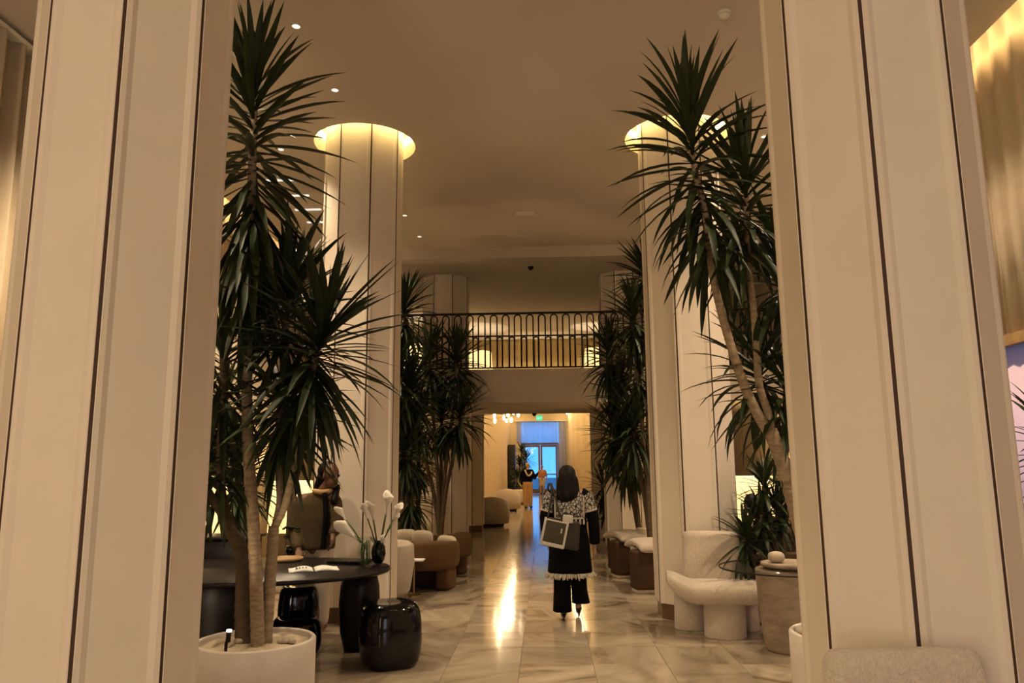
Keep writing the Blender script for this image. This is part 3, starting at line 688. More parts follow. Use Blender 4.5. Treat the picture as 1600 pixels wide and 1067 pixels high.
# garden spike light in the planter
sp = thing('spike_light', 'slim black spike light with white tip in the left planter', 'light', A(352, 1030, -0.25), 0)
MB().tube([(0, 0, -0.03), (0.0, 0, 0.10), (0.012, 0, 0.13)], [0.008, 0.012, 0.012]).build('stake', M['iron'], sp)
MB().tube([(0.012, 0, 0.11), (0.016, 0, 0.175)], 0.017, 10).build('head', M['iron'], sp)
MB().tube([(0.016, 0, 0.175), (0.017, 0, 0.19)], 0.018, 10).build('tip', M['spotlens'], sp)
spot = spot_light('spike_beam', (0.03, 0, 0.22), 40, (1.0, 0.78, 0.46), 50, sp); spot.rotation_euler = (math.radians(180), math.radians(17), 0)
for k, (px, py) in enumerate(((445, 1018), (455, 1026), (372, 1035), (440, 1012))):
    p = A(px, py, 0.0)
    pebble(p.x, p.y, 0.415, 0.04, ['pebble in the left planter, nearest its right rim', 'pebble at the front right of the left planter', 'pebble beside the spike light in the left planter', 'pebble behind the others in the left planter'][k], 'planter pebbles', seed=k)

# --- near right tree
TR = (2.39, 5.72, 0.38); YR = 5.72
planter(2.39, 5.72, 0.41, 0.43, 'round white planter half hidden behind the right foreground column', 'white planters')
tr_ = thing('dracaena_tree', 'branching near dracaena tree left of the right foreground column', 'tree', TR, 0, 'near dracaena trees')
def B(px, py, dy=0.0): return at(px, py, YR + dy)
stem(tr_, TR, [(2.39, 5.72, 0.36), (2.32, 5.72, 0.8), B(1262, 850), B(1240, 780), B(1222, 720), B(1203, 672)], 0.075, 0.055, 'bark')
stem(tr_, TR, [B(1203, 680), B(1180, 640), B(1160, 595), B(1142, 540), B(1125, 480), B(1112, 420), B(1103, 340), B(1085, 260), B(1074, 190)], 0.042, 0.024, 'bark', n=12)
stem(tr_, TR, [B(1205, 676), B(1200, 645, 0.03), B(1186, 600, 0.03), B(1182, 540, 0.03), B(1176, 470, 0.05), B(1168, 400, 0.05), B(1166, 340, 0.05), B(1166, 280, 0.05)], 0.034, 0.022, 'bark')
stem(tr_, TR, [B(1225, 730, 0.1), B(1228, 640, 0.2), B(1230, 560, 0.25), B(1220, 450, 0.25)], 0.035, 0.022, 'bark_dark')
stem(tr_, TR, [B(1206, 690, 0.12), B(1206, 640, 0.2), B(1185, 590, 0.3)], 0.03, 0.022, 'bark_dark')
rn = random.Random(23); S = []
S += leaf_set([B(1096, 320), B(1082, 245), B(1072, 170)], 90, 0.74, rn, 84, -45, 10, 0.75)
S += leaf_set([B(1108, 400), B(1100, 320)], 28, 0.70, rn, -10, -60, 12, 0.8)
S += leaf_set([B(1167, 380, 0.05), B(1166, 320, 0.05), B(1165, 255, 0.05)], 80, 0.70, rn, 84, -55, 10, 0.7)
S += leaf_set([B(1222, 480, 0.25), B(1216, 400, 0.25)], 60, 0.68, rn, 80, -50, 12, 0.7)
S += leaf_set([B(1195, 630, 0.3), B(1182, 560, 0.3)], 65, 0.66, rn, 75, -50, 12, 0.9)
S += leaf_set([B(1229, 660, 0.2), B(1230, 590, 0.22)], 55, 0.62, rn, 70, -60, 12, 0.8)
put_leaves(tr_, S, 290, TR)
for k, dx in enumerate((-0.32, -0.25, -0.30)):
    pebble(2.39 + dx, 5.6 + 0.09 * k, 0.415, 0.05, ['front', 'middle', 'rear'][k] + ' pebble on the sand of the right planter', 'planter pebbles', seed=10 + k)

# --- right edge tree by the lilac window
TE = (4.05, 5.9, 0.38)
planter(4.05, 5.9, 0.30, 0.43, 'white planter by the lilac window at the right edge', 'white planters')
te = thing('dracaena_tree', 'dracaena tree at the right edge in front of the lilac window', 'tree', TE, 0, 'edge trees')
stem(te, TE, [(4.05, 5.9, 0.36), (4.03, 5.9, 1.0), (4.05, 5.9, 1.9)], 0.04, 0.025, 'bark')
rn = random.Random(31)
put_leaves(te, leaf_set([(4.03, 5.9, 1.45), (4.05, 5.9, 1.95)], 55, 0.42, rn, 82, -45, 12, 0.7) + leaf_set([(4.03, 5.9, 1.0), (4.05, 5.9, 1.3)], 30, 0.4, rn, 40, -45, 12, 0.7), 60, TE)

# --- mid trees (leaves too fine to pick apart)
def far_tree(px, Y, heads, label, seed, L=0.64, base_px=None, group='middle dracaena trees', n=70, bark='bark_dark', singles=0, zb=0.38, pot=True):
    base = at(base_px if base_px else px, 800, Y); origin = (base.x, Y, zb)
    t = thing('dracaena_tree', label, 'tree', origin, 0, group); rn = random.Random(seed); S = []
    if pot: planter(base.x, Y, 0.25, 0.43, 'planter of the ' + label, 'middle planters')
    for (hx, hy, dy, ln) in heads:
        tip = at(hx, hy, Y + dy); b0 = at(hx, hy + ln, Y + dy)
        stem(t, origin, [(base.x, Y, zb - 0.02), (base.x + (b0.x - base.x) * 0.3, Y + dy * 0.4, zb + (b0.z - zb) * 0.45), tuple(b0), tuple(tip)], 0.04, 0.02, bark, n=6)
        S += leaf_set([b0, tip], n, L * rn.uniform(0.9, 1.1), rn, 84, -72, 14, 0.7)
    put_leaves(t, S, singles, origin)
    return t
far_tree(640, 11.05, [(632, 470, 0.0, 50), (640, 600, 0.2, 40), (622, 560, -0.1, 60), (632, 690, 0.1, 40)], 'dark dracaena tree just right of the left middle column', 41, base_px=610, n=115)
far_tree(690, 12.7, [(672, 545, -0.1, 45), (714, 550, 0.0, 45), (690, 640, 0.1, 40), (655, 640, 0.0, 40), (718, 640, -0.1, 30)], 'dark dracaena tree with twin crowns left of the balcony opening', 42, base_px=688, n=115)
far_tree(668, 13.0, [(650, 700, 0.1, 40), (640, 760, 0.0, 40)], 'bushy dark dracaena low behind the brown chairs', 43, base_px=655, n=110)
far_tree(1000, 11.3, [(990, 480, 0.0, 50), (1000, 560, 0.1, 50), (992, 650, 0.1, 50), (1010, 420, 0.2, 30)], 'dark dracaena tree just left of the right middle column', 44, base_px=1015, n=120)
far_tree(985, 12.0, [(952, 540, 0.0, 45), (968, 600, -0.1, 45), (980, 690, 0.0, 40), (962, 660, 0.1, 40)], 'dark dracaena tree leaning over the right end of the balcony', 45, base_px=1000, n=115)
far_tree(940, 17.6, [(942, 750, 0.0, 25), (946, 790, 0.0, 20)], 'small dracaena beside the right corridor column', 46, L=0.6, base_px=948, n=45)
far_tree(818, 38.5, [(815, 705, 0.0, 10), (812, 725, 0.0, 10), (822, 715, 0.5, 10), (808, 745, 0, 10)], 'dark bushy plant left of the corridor doors', 47, L=0.65, base_px=818, n=60, group='corridor plants')
far_tree(470, 10.4, [(468, 420, 0.0, 40), (490, 560, 0, 40)], 'shadowy dracaena behind the near left tree', 48, base_px=452, n=60)
far_tree(352, 9.3, [(350, 690, 0.0, 60), (330, 720, 0.2, 50), (372, 730, 0, 50), (350, 610, 0.2, 50)], 'dark dracaena behind the near trunks at the left column edge', 49, base_px=345, n=110)
far_tree(1225, 8.15, [(1195, 750, 0.0, 30), (1215, 790, 0.1, 30), (1190, 800, -0.1, 30), (1230, 760, 0.2, 30), (1165, 835, -0.2, 20)], 'bushy low dracaena behind the stone table', 50, base_px=1215, n=55, L=0.42, zb=0.3)

# ------------------------------------------------------------------ desk and stools
dk = thing('oval_desk', 'long black oval desk on barrel legs behind the left planter', 'desk', (-2.35, 6.76, 0))
MB().lathe([(0.93, 0.705), (0.985, 0.715), (1.0, 0.735), (0.985, 0.75)], 48, sx=1.24, sy=0.86).build('tabletop', M['blackwood'], dk, True)
MB().lathe([(0.13, 0.0), (0.17, 0.15), (0.185, 0.4), (0.175, 0.55), (0.14, 0.70)], 28, (0.90, 0.32, 0.005), sx=1.0, sy=0.9).build('leg', M['blackwood'], dk, True)
MB().lathe([(0.40, 0.0), (0.44, 0.15), (0.46, 0.4), (0.43, 0.6), (0.38, 0.70)], 32, (-0.35, 0.02, 0.005), sx=1.0, sy=0.62).build('leg', M['blackwood'], dk, True)
def stool(x, y, r, hgt, label, sq=0.82):
    mb = MB(); rs = []
    for k in range(11):
        t = k / 10; rr = r * (0.76 + 0.24 * math.sin(PI * (0.08 + 0.84 * t)) ** 0.7) * (1 if 0 < k < 10 else 0.94)
        ring = []
        for j in range(32):
            a = 2 * PI * j / 32; c_, s_ = math.cos(a), math.sin(a)
            q = 1 / (abs(c_) ** 3.2 + abs(s_) ** 3.2) ** (1 / 3.2)
            ring.append((rr * q * c_ * 0.93, rr * q * s_ * 0.93, hgt * t))
        rs.append(ring)
    rs.append([(x_ * 0.82, y_ * 0.82, hgt * 1.01) for x_, y_, _ in rs[-1]])
    rs.append([(x_ * 0.4, y_ * 0.4, hgt * 0.99) for x_, y_, _ in rs[-2]])
    o = mb.rings(rs).build('garden_stool', M['gloss'], None, True, loc=(x, y, 0.0)); o.rotation_euler = (0, 0, 0.5)
    return tag(o, label, 'stool', 'black glazed stools')
stool(-1.06, 6.55, 0.265, 0.50, 'shiny black ceramic stool standing alone in front of the desk')
stool(-1.98, 6.95, 0.23, 0.30, 'low black ceramic stool under the desk behind the planter')
stool(-2.12, 7.43, 0.20, 0.50, 'tall black ceramic stool behind the desk, next to the column base')
cb = thing('black_cabinet', 'low black cabinet behind the desk at the left column edge', 'cabinet', (-3.15, 7.75, 0))
rbox('body', (0.9, 0.45, 0.92), 0.02, M['blackwood'], cb, (0, 0, 0.46)); rbox('top', (0.96, 0.5, 0.03), 0.008, M['blackwood'], cb, (0, 0, 0.935))
for k in range(2): rbox('drawer', (0.82, 0.02, 0.24), 0.006, M['blackwood'], cb, (0, -0.232, 0.74 - 0.27 * k))

def D(px, py, z=0.752):
    d = ray(px, py); return CAMP + d * ((z - CAMP.z) / d.z)
# open book
p = D(490, 890); bk = thing('open_book', 'open white book lying on the front of the black desk', 'book', (p.x, p.y, 0.752), 0.35)
for s in (-1, 1):
    mb = MB(); pr = []
    for k in range(9):
        t = k / 8; pr.append((s * (0.006 + 0.20 * t), 0.004 + 0.020 * math.sin(PI * min(1, t * 1.15)) * (1 - 0.5 * t)))
    v = [(x, -0.14, z) for x, z in pr] + [(x, 0.14, z) for x, z in pr] + [(x, -0.14, 0) for x, z in pr] + [(x, 0.14, 0) for x, z in pr]
    f = []
    for k in range(8): f += [(k, k + 1, 9 + k + 1, 9 + k), (18 + k, 27 + k, 28 + k, 19 + k), (k, 18 + k, 19 + k, k + 1), (9 + k, 10 + k, 28 + k, 27 + k)]
    f += [(8, 17, 35, 26), (0, 9, 27, 18)]
    pg = mb.add(v, f).build('page', M['paper'], bk, True)
    if s < 0:
        for r in range(4): MB().box(-0.15 + 0.026 * r, -0.135 + 0.026 * r, -0.05, 0.03 - 0.01 * (r % 2), 0.0245 - 0.0018 * (3 - r) + 0.001, 0.0262).build('print', M['ink'], pg)
# tablet / laptop
p = D(545, 880); lp = thing('closed_laptop', 'closed dark laptop lying on the right half of the desk', 'laptop', (p.x, p.y + 0.06, 0.752), -0.1)
rbox('base', (0.36, 0.25, 0.016), 0.004, M['blackwood'], lp, (0, 0, 0.009)); rbox('lid', (0.36, 0.25, 0.008), 0.003, M['iron'], lp, (0, 0, 0.022))
# tray + little plant
p = D(445, 876); ty = tag(MB().lathe([(0.15, 0.0), (0.17, 0.012), (0.17, 0.03), (0.155, 0.03), (0.15, 0.014)], 28).build('wooden_tray', M['wood'], None, True, loc=(p.x, p.y, 0.752)), 'round wooden tray on the desk beside the tree trunk', 'tray')
pp = D(455, 868); pl = thing('potted_plant', 'small dark potted plant on the desk by the standing person', 'plant', (pp.x - 0.02, pp.y + 0.05, 0.752))
MB().lathe([(0.04, 0.0), (0.055, 0.05), (0.05, 0.09)], 16).build('pot', M['gloss'], pl, True)
rn = random.Random(3)
lm = []
for k in range(16):
    a = rn.random() * 6.28; r = rn.uniform(0.02, 0.10); z = rn.uniform(0.12, 0.30)
    o = MB().ell((0, 0, 0), (0.045, 0.030, 0.008), 8, 5).build('leaf', M['leaf'], pl, True); o.location = (r * math.cos(a), r * math.sin(a), z); o.rotation_euler = (rn.uniform(-0.7, 0.7), rn.uniform(-0.7, 0.7), a)
MB().tube([(0, 0, 0.08), (0.01, 0, 0.26)], 0.006).build('stem', M['stem'], pl)
# vases
p = D(591, 880); vs = thing('dark_vase', 'dark round vase holding white calla lilies on the desk end', 'vase', (p.x, p.y, 0.752))
MB().lathe([(0.035, 0.0), (0.055, 0.03), (0.066, 0.09), (0.058, 0.15), (0.036, 0.185), (0.032, 0.20), (0.026, 0.198), (0.026, 0.10)], 24).build('body', M['gloss'], vs, True)
p2 = D(570, 884); gv = thing('glass_vase', 'clear glass vase with looping stems left of the dark vase', 'vase', (p2.x, p2.y, 0.752))
MB().lathe([(0.05, 0.0), (0.058, 0.02), (0.06, 0.12), (0.05, 0.22), (0.056, 0.25), (0.053, 0.25), (0.047, 0.22), (0.055, 0.12), (0.05, 0.02)], 24).build('body', M['glass'], gv, True)
for k in range(5):
    a = k * 1.3
    MB().tube(smooth_path([(0.03 * math.cos(a), 0.03 * math.sin(a), 0.22), (0.042 * math.cos(a), 0.042 * math.sin(a), 0.10), (0.03 * math.cos(a + 0.6), 0.03 * math.sin(a + 0.6), 0.012), (-0.03 * math.cos(a), -0.03 * math.sin(a), 0.05), (-0.02 * math.cos(a), -0.03 * math.sin(a), 0.2)], 5), 0.005, 6).build('looped_stem', M['stem'], gv, True)
def calla(base, tip, label, size=1.0, group='white calla lilies'):
    base = Vector(base); tip = Vector(tip); o = thing('calla_lily', label, 'flower', tuple(base), 0, group)
    d = (tip - base).normalized(); ln = (tip - base).length; fl = 0.11 * size
    mid = base.lerp(tip, 0.5) + Vector((0, 0, 0.01)); st = tip - d * fl
    MB().tube([Vector((0, 0, 0)), mid - base, st - base], 0.006 * size, 6).build('stem', M['stem'], o, True)
    q = d.to_track_quat('Z', 'Y').to_matrix().to_4x4(); rs = []
    for k in range(7):
        t = k / 6; r = (0.006 + 0.030 * t ** 1.6) * size; ring = []
        for j in range(14):
            a = 2 * PI * j / 14; ex_ = 0.04 * size * max(0, math.cos(a)) ** 2 * t * t
            ring.append(tuple((q @ Vector((r * math.cos(a) + ex_ * 0.4, r * math.sin(a), fl * t + ex_))) + (st - base)))
        rs.append(ring)
    mb = MB().rings(rs, False, False); sp_ = mb.build('spathe', M['petal'], o, True)
    so = sp_.modifiers.new('solid', 'SOLIDIFY'); so.thickness = 0.0015
    a0 = st - base + d * fl * 0.3
    MB().tube([a0, a0 + d * fl * 0.5], 0.004 * size, 6).build('spadix', M['khaki'], o, True)
vb = Vector((p.x, p.y, 0.752 + 0.10)); V_ = lambda px, py: at(px, py, p.y)
for (px, py, lb, s) in ((606, 776, 'tallest white calla lily, standing upright in the vase', 1.5), (578, 790, 'white calla lily just left of the tallest one', 1.2), (570, 792, 'slender white calla lily leftmost above the glass vase', 1.0), (624, 792, 'white calla lily leaning right out of the vase', 1.1), (620, 806, 'small calla lily below the right-leaning one', 0.8), (600, 838, 'short calla bud just above the dark vase', 0.8), (583, 842, 'short cream bud left of the dark vase rim', 0.8)):
    calla(vb + Vector((rn.uniform(-0.012, 0.012), 0, 0)), V_(px, py) + Vector((0, rn.uniform(-0.04, 0.04), 0)), lb, s)
gb = Vector((p2.x + 0.01, p2.y, 0.752 + 0.14))
calla(gb, at(530, 797, p2.y + 0.05), 'narrow white calla lily leaning left beside the standing person', 1.0)
calla(gb + Vector((0, 0.012, 0.02)), at(533, 822, p2.y - 0.02), 'wide white calla lily leaning left over the hand', 1.7)

# ------------------------------------------------------------------ people
def ring_pts(c, rx, ry, seg=24, tw=0.0):
    return [(c[0] + rx * math.cos(2 * PI * j / seg) * math.cos(tw) - ry * math.sin(2 * PI * j / seg) * math.sin(tw), c[1] + rx * math.cos(2 * PI * j / seg) * math.sin(tw) + ry * math.sin(2 * PI * j / seg) * math.cos(tw), c[2]) for j in range(seg)]
def garment(name, rings, m, parent, seg=24, caps=(False, False), thick=0.006, flutes=0.0, nf=9):
    rs = []
    for i, (c, rx, ry) in enumerate(rings):
        r = ring_pts(c, rx, ry, seg)
        if flutes:
            k = flutes * (1 - i / (len(rings) - 1))
            r = [(c[0] + (x - c[0]) * (1 + k * math.sin(nf * 2 * PI * j / seg)), c[1] + (y - c[1]) * (1 + k * math.sin(nf * 2 * PI * j / seg)), z) for j, (x, y, z) in enumerate(r)]
        rs.append(r)
    o = MB().rings(rs, *caps).build(name, m, parent, True)
    s = o.modifiers.new('solid', 'SOLIDIFY'); s.thickness = thick; s.offset = 1
    return o
def hand(mb, wrist, d, palm_n, size=1.0):
    """palm, four unequal bent fingers and a thumb leaving the side of the palm"""
    w_ = Vector(wrist); d = Vector(d).normalized(); nrm = Vector(palm_n); nrm = (nrm - d * nrm.dot(d)).normalized(); sd = d.cross(nrm)
    k = size
    mb.cap(w_, 0.020 * k, w_ + d * 0.06 * k + sd * 0.014 * k, 0.022 * k, 10); mb.cap(w_, 0.020 * k, w_ + d * 0.06 * k - sd * 0.014 * k, 0.022 * k, 10)
    for j, l in enumerate((0.062, 0.074, 0.069, 0.052)):
        b = w_ + d * 0.082 * k + sd * (0.027 - 0.018 * j) * k; m_ = b + (d * 0.9 + nrm * 0.25).normalized() * l * 0.55 * k; e = m_ + (d * 0.7 + nrm * 0.7).normalized() * l * 0.45 * k
        mb.cap(b, 0.0088 * k, m_, 0.008 * k, 8); mb.cap(m_, 0.008 * k, e, 0.007 * k, 8)
    b = w_ + d * 0.03 * k + sd * 0.028 * k; m_ = b + (d * 0.6 + sd * 0.7).normalized() * 0.035 * k; e = m_ + (d * 0.9 + nrm * 0.3).normalized() * 0.032 * k
    mb.cap(b, 0.011 * k, m_, 0.0095 * k, 8); mb.cap(m_, 0.0095 * k, e, 0.008 * k, 8)
def head(mb, c, s=1.0, face=(0, 1, 0)):
    """skull, jaw, nose, ears"""
    c = Vector(c); fwd = Vector(face).normalized(); sd = fwd.cross(Vector((0, 0, 1))).normalized()
    mb.ell(c + Vector((0, 0, 0.03)) * s, (0.078 * s, 0.092 * s, 0.095 * s)); mb.ell(c + fwd * 0.025 * s - Vector((0, 0, 0.045)) * s, (0.058 * s, 0.062 * s, 0.075 * s))
    mb.cap(c + fwd * 0.088 * s + Vector((0, 0, 0.02)) * s, 0.010 * s, c + fwd * 0.105 * s - Vector((0, 0, 0.02)) * s, 0.014 * s, 8)
    for q in (-1, 1): mb.ell(c + sd * q * 0.08 * s, (0.014 * s, 0.02 * s, 0.032 * s), 8, 6)
def face_bits(parent, c, s, face, skin_lip):
    c = Vector(c); fwd = Vector(face).normalized(); sd = fwd.cross(Vector((0, 0, 1))).normalized()
    for q in (-1, 1):
        MB().ell(c + fwd * 0.083 * s + sd * q * 0.033 * s + Vector((0, 0, 0.018 * s)), (0.013 * s,) * 3, 8, 6).build('eye', M['hair'], parent, True)
    MB().ell(c + fwd * 0.084 * s - Vector((0, 0, 0.055 * s)), (0.024 * s, 0.024 * s, 0.008 * s), 8, 6).build('mouth', M[skin_lip], parent, True)

# walking woman (seen from behind, facing +Y)
WXp, WYp = 0.50, 8.42
wm = thing('person', 'woman in a black embroidered tunic walking away down the marble floor', 'person', (WXp, WYp, 0))
b = MB()
head(b, (-0.01, 0.02, 1.485), 1.0, (0, 1, 0)); b.cap((-0.01, 0.0, 1.40), 0.05, (-0.01, 0.0, 1.30), 0.06)
b.cap((-0.13, 0, 1.29), 0.075, (0.13, 0, 1.29), 0.075); b.ell((0, 0, 1.12), (0.17, 0.11, 0.22)); b.ell((0, 0, 0.88), (0.17, 0.12, 0.16))
b.cap((-0.17, 0, 1.28), 0.055, (-0.235, 0.0, 1.02), 0.042); b.cap((-0.235, 0, 1.02), 0.042, (-0.22, 0.12, 0.80), 0.03)
b.cap((0.17, 0, 1.28), 0.055, (0.245, -0.01, 1.02), 0.042); b.cap((0.245, -0.01, 1.02), 0.042, (0.27, 0.06, 0.76), 0.028)
hand(b, (0.27, 0.065, 0.745), (0.0, 0.1, -1), (-1, 0, 0)); hand(b, (-0.22, 0.125, 0.785), (0, 0.5, -0.8), (1, 0, 0))
b.cap((-0.09, 0, 0.85), 0.09, (-0.075, 0.03, 0.46), 0.06); b.cap((-0.075, 0.03, 0.46), 0.058, (-0.075, -0.03, 0.10), 0.035)
b.cap((0.09, 0, 0.85), 0.09, (0.075, 0.10, 0.47), 0.06); b.cap((0.075, 0.10, 0.47), 0.058, (0.085, 0.12, 0.14), 0.035)
b.cap((-0.075, -0.04, 0.08), 0.035, (-0.075, 0.12, 0.035), 0.028); b.cap((0.085, 0.10, 0.12), 0.035, (0.085, 0.25, 0.05), 0.028)
blob('body', b, M['skin'], wm, 0.010, 3)
# hair
hb = MB(); hb.ell((-0.01, 0.0, 1.52), (0.098, 0.108, 0.108)); hb.cap((-0.01, -0.045, 1.50), 0.09, (-0.01, -0.085, 1.30), 0.085); hb.ell((-0.015, -0.085, 1.28), (0.125, 0.05, 0.13)); hb.cap((-0.075, -0.02, 1.46), 0.05, (-0.10, -0.06, 1.22), 0.05); hb.cap((0.06, -0.02, 1.46), 0.05, (0.085, -0.07, 1.24), 0.05)
hb.cap((-0.06, -0.09, 1.24), 0.045, (-0.075, -0.10, 1.08), 0.028)
blob('hair', hb, M['hair'], wm, 0.014, 4)
tn = garment('tunic', [((0, 0, 0.475), 0.235, 0.175), ((0, 0, 0.60), 0.225, 0.165), ((0, 0, 0.78), 0.212, 0.15), ((0, 0, 0.95), 0.185, 0.132), ((0, 0, 1.08), 0.182, 0.13), ((0, 0, 1.20), 0.195, 0.125), ((0, 0, 1.29), 0.19, 0.105), ((0, 0, 1.345), 0.13, 0.085), ((0, 0, 1.375), 0.075, 0.07)], M['black_cloth'], wm, flutes=0.04)
for s, el, wr_ in ((-1, (-0.255, -0.005, 1.02), (-0.235, 0.10, 0.80)), (1, (0.262, -0.015, 1.02), (0.275, 0.05, 0.79))):
    mb = MB().tube(smooth_path([(s * 0.13, 0, 1.31), (s * 0.185, 0, 1.27), ((s * 0.185 + el[0]) / 2 + s * 0.01, 0, 1.15), el, wr_], 4), [0.075] * 4 + [0.075] * 4 + [0.068] * 4 + [0.06] * 4 + [0.056], 14, False); o = mb.build('sleeve', M['black_cloth'], wm, True)
    sl_ = MB().tube(smooth_path([(s * 0.165, 0, 1.292), (s * 0.195, 0, 1.25), (s * 0.228, -0.003, 1.14)], 4), [0.084] * 3 + [0.080] * 3 + [0.078] * 3, 16, False).build('embroidered_band', M['yoke'], o, True)
    MB().tube([(s * 0.2265, -0.003, 1.146), (s * 0.2315, -0.003, 1.126)], 0.081, 16, False).build('cuff_trim', M['fringe'], o, True)
# yoke panel following the back
def back_y(x, z):
    ry = np.interp(z, [0.95, 1.08, 1.20, 1.29, 1.345], [0.132, 0.13, 0.125, 0.105, 0.085]); rx = np.interp(z, [0.95, 1.08, 1.20, 1.29, 1.345], [0.185, 0.182, 0.195, 0.19, 0.16])
    return -ry * math.sqrt(max(0.02, 1 - (x / rx) ** 2)) - 0.015
def back_patch(x0, x1, z0, z1, off=0.0, nx=10, nz=8):
    v = []; f = []
    for L_ in (0, 1):
        for i in range(nz + 1):
            for j in range(nx + 1):
                x = x0 + (x1 - x0) * j / nx; z = z0 + (z1 - z0) * i / nz; v.append((x, back_y(x, z) - off - (0.004 if L_ == 0 else 0), z))
    k = (nx + 1) * (nz + 1)
    for i in range(nz):
        for j in range(nx):
            a = i * (nx + 1) + j; f.append((a, a + 1, a + nx + 2, a + nx + 1)); f.append((k + a, k + a + nx + 1, k + a + nx + 2, k + a + 1))
    for j in range(nx):
        f.append((j, k + j, k + j + 1, j + 1)); a = nz * (nx + 1) + j; f.append((a, a + 1, k + a + 1, k + a))
    return MB().add(v, f)
yk = back_patch(-0.155, 0.165, 1.065, 1.335).build('embroidered_yoke', M['yoke'], tn, True)
for (x0, x1, z0, z1) in ((-0.160, -0.142, 1.05, 1.33), (0.150, 0.168, 1.05, 1.33), (-0.160, 0.168, 1.05, 1.068)):
    back_patch(x0, x1, z0, z1, 0.004, 6, 6).build('yoke_trim', M['fringe'], tn, True)
for x in (-0.14, -0.07, 0.0, 0.07, 0.115, 0.155):
    MB().lathe([(0.004, 0.0), (0.010, -0.012), (0.012, -0.05), (0.008, -0.06)], 8, (x, back_y(x, 1.05) - 0.012, 1.052)).build('tassel', M['fringe'], tn, True)
# hem fringe
fr = MB(); rn = random.Random(5)
for k in range(70):
    a = 2 * PI * k / 70; x, y = 0.238 * math.cos(a) * (1 + 0.04 * math.sin(9 * a)), 0.178 * math.sin(a) * (1 + 0.04 * math.sin(9 * a)); fx = 1 + rn.uniform(0.02, 0.22)
    fr.tube([(x, y, 0.49), (x * (1 + fx) / 2, y * (1 + fx) / 2, 0.462), (x * fx, y * fx, 0.438 + rn.uniform(-0.012, 0.015))], [0.010, 0.012, 0.008], 5)
fr.build('hem_fringe', M['fringe'], tn, True, kind='stuff')
tz = garment('trousers', [((-0.09, 0, 0.09), 0.095, 0.10), ((-0.088, 0, 0.25), 0.088, 0.09), ((-0.085, 0.01, 0.48), 0.085, 0.085), ((-0.08, 0, 0.7), 0.09, 0.1)], M['black_cloth'], wm, 18, flutes=0.05, nf=5)
garment('trouser_leg', [((0.115, 0.13, 0.155), 0.092, 0.10), ((0.10, 0.12, 0.28), 0.080, 0.09), ((0.088, 0.09, 0.48), 0.082, 0.085), ((0.085, 0.02, 0.7), 0.09, 0.1)], M['black_cloth'], tz, 18, flutes=0.05, nf=5)
for (x, y, z, tilt) in ((-0.078, -0.03, 0.0, 0.0), (0.088, 0.12, 0.015, -0.10)):
    sh = MB().cap((x, y - 0.02, z + 0.085), 0.034, (x, y + 0.06, z + 0.05), 0.034).cap((x, y + 0.06, z + 0.05), 0.034, (x, y + 0.17, z + 0.032), 0.026)
    so = blob('shoe', sh, M['gloss'], wm, 0.008, 2)
    MB().tube([(x, y - 0.035, z + 0.07), (x, y - 0.04, z + 0.002)], [0.016, 0.008], 8).build('heel', M['gloss'], so, True)
# shoulder bag
bg_ = thing('shoulder_bag', 'olive canvas shoulder bag with cream trim on the walking woman', 'bag', (WXp - 0.105, WYp - 0.225, 0.76), 0.06)
bg_.scale = (1.1, 1.0, 1.1)
rbox('body', (0.36, 0.11, 0.27), 0.03, M['canvas_dark'], bg_, (0.02, 0, 0.135), (0, 0.16, 0), taper=0.86)
fp = rbox('front_pocket', (0.20, 0.02, 0.22), 0.006, M['canvas_olive'], bg_, (-0.055, -0.062, 0.15), (0, 0.22, 0))
for (sx, sz, lx, lz) in ((0.022, 0.25, -0.108, 0.0), (0.022, 0.25, 0.106, 0.0), (0.23, 0.035, 0.0, -0.115), (0.20, 0.015, 0.0, 0.108)):
    rbox('trim', (sx, 0.024, sz), 0.005, M['trim_white'], fp, (lx, -0.002, lz))
rbox('tag', (0.014, 0.006, 0.045), 0.002, M['trim_white'], fp, (0.06, -0.012, 0.03))
rbox('flap', (0.10, 0.03, 0.075), 0.012, M['trim_white'], bg_, (0.075, -0.055, 0.275), (0, 0.1, 0))
for dy in (-0.045, 0.045):
    MB().tube(smooth_path([(-0.12, dy, 0.25), (-0.09, dy * 0.7 + 0.02, 0.38), (-0.065, 0.09 + dy * 0.4, 0.53), (-0.075, 0.22, 0.605), (-0.09, 0.30, 0.55), (-0.06, 0.30, 0.40)] if dy > 0 else [(0.03, dy, 0.26), (-0.01, dy * 0.9 + 0.01, 0.35), (-0.045, 0.08, 0.52), (-0.06, 0.20, 0.60)], 5), 0.010, 6).build('strap', M['canvas_dark'], bg_, True)

# desk person
DX, DY = -2.09, 7.86
dp = thing('person', 'person in an olive tan coat leaning over the black desk', 'person', (DX, DY, 0))
hc = (0.14, -0.06, 1.53); fd = (0.75, -0.62, -0.15)
b = MB(); head(b, hc, 1.05, fd); b.cap((0.11, -0.03, 1.47), 0.052, (0.03, 0, 1.34), 0.065)
b.cap((-0.16, 0.0, 1.27), 0.085, (0.14, -0.02, 1.31), 0.085); b.ell((0.0, 0, 1.12), (0.19, 0.12, 0.24)); b.ell((-0.03, 0.01, 0.88), (0.17, 0.12, 0.16))
b.cap((-0.19, 0.0, 1.24), 0.06, (-0.23, -0.04, 0.98), 0.048); b.cap((-0.23, -0.04, 0.98), 0.045, (-0.12, -0.22, 0.82), 0.034)
b.cap((0.18, -0.02, 1.24), 0.06, (0.23, -0.10, 1.03), 0.048); b.cap((0.23, -0.10, 1.03), 0.045, (0.24, -0.28, 0.97), 0.034)
hand(b, (-0.12, -0.225, 0.81), (0.3, -0.7, -0.3), (0, 0, -1), 1.1); hand(b, (0.24, -0.29, 0.965), (0.1, -0.5, -0.85), (-0.9, -0.3, 0), 1.15)
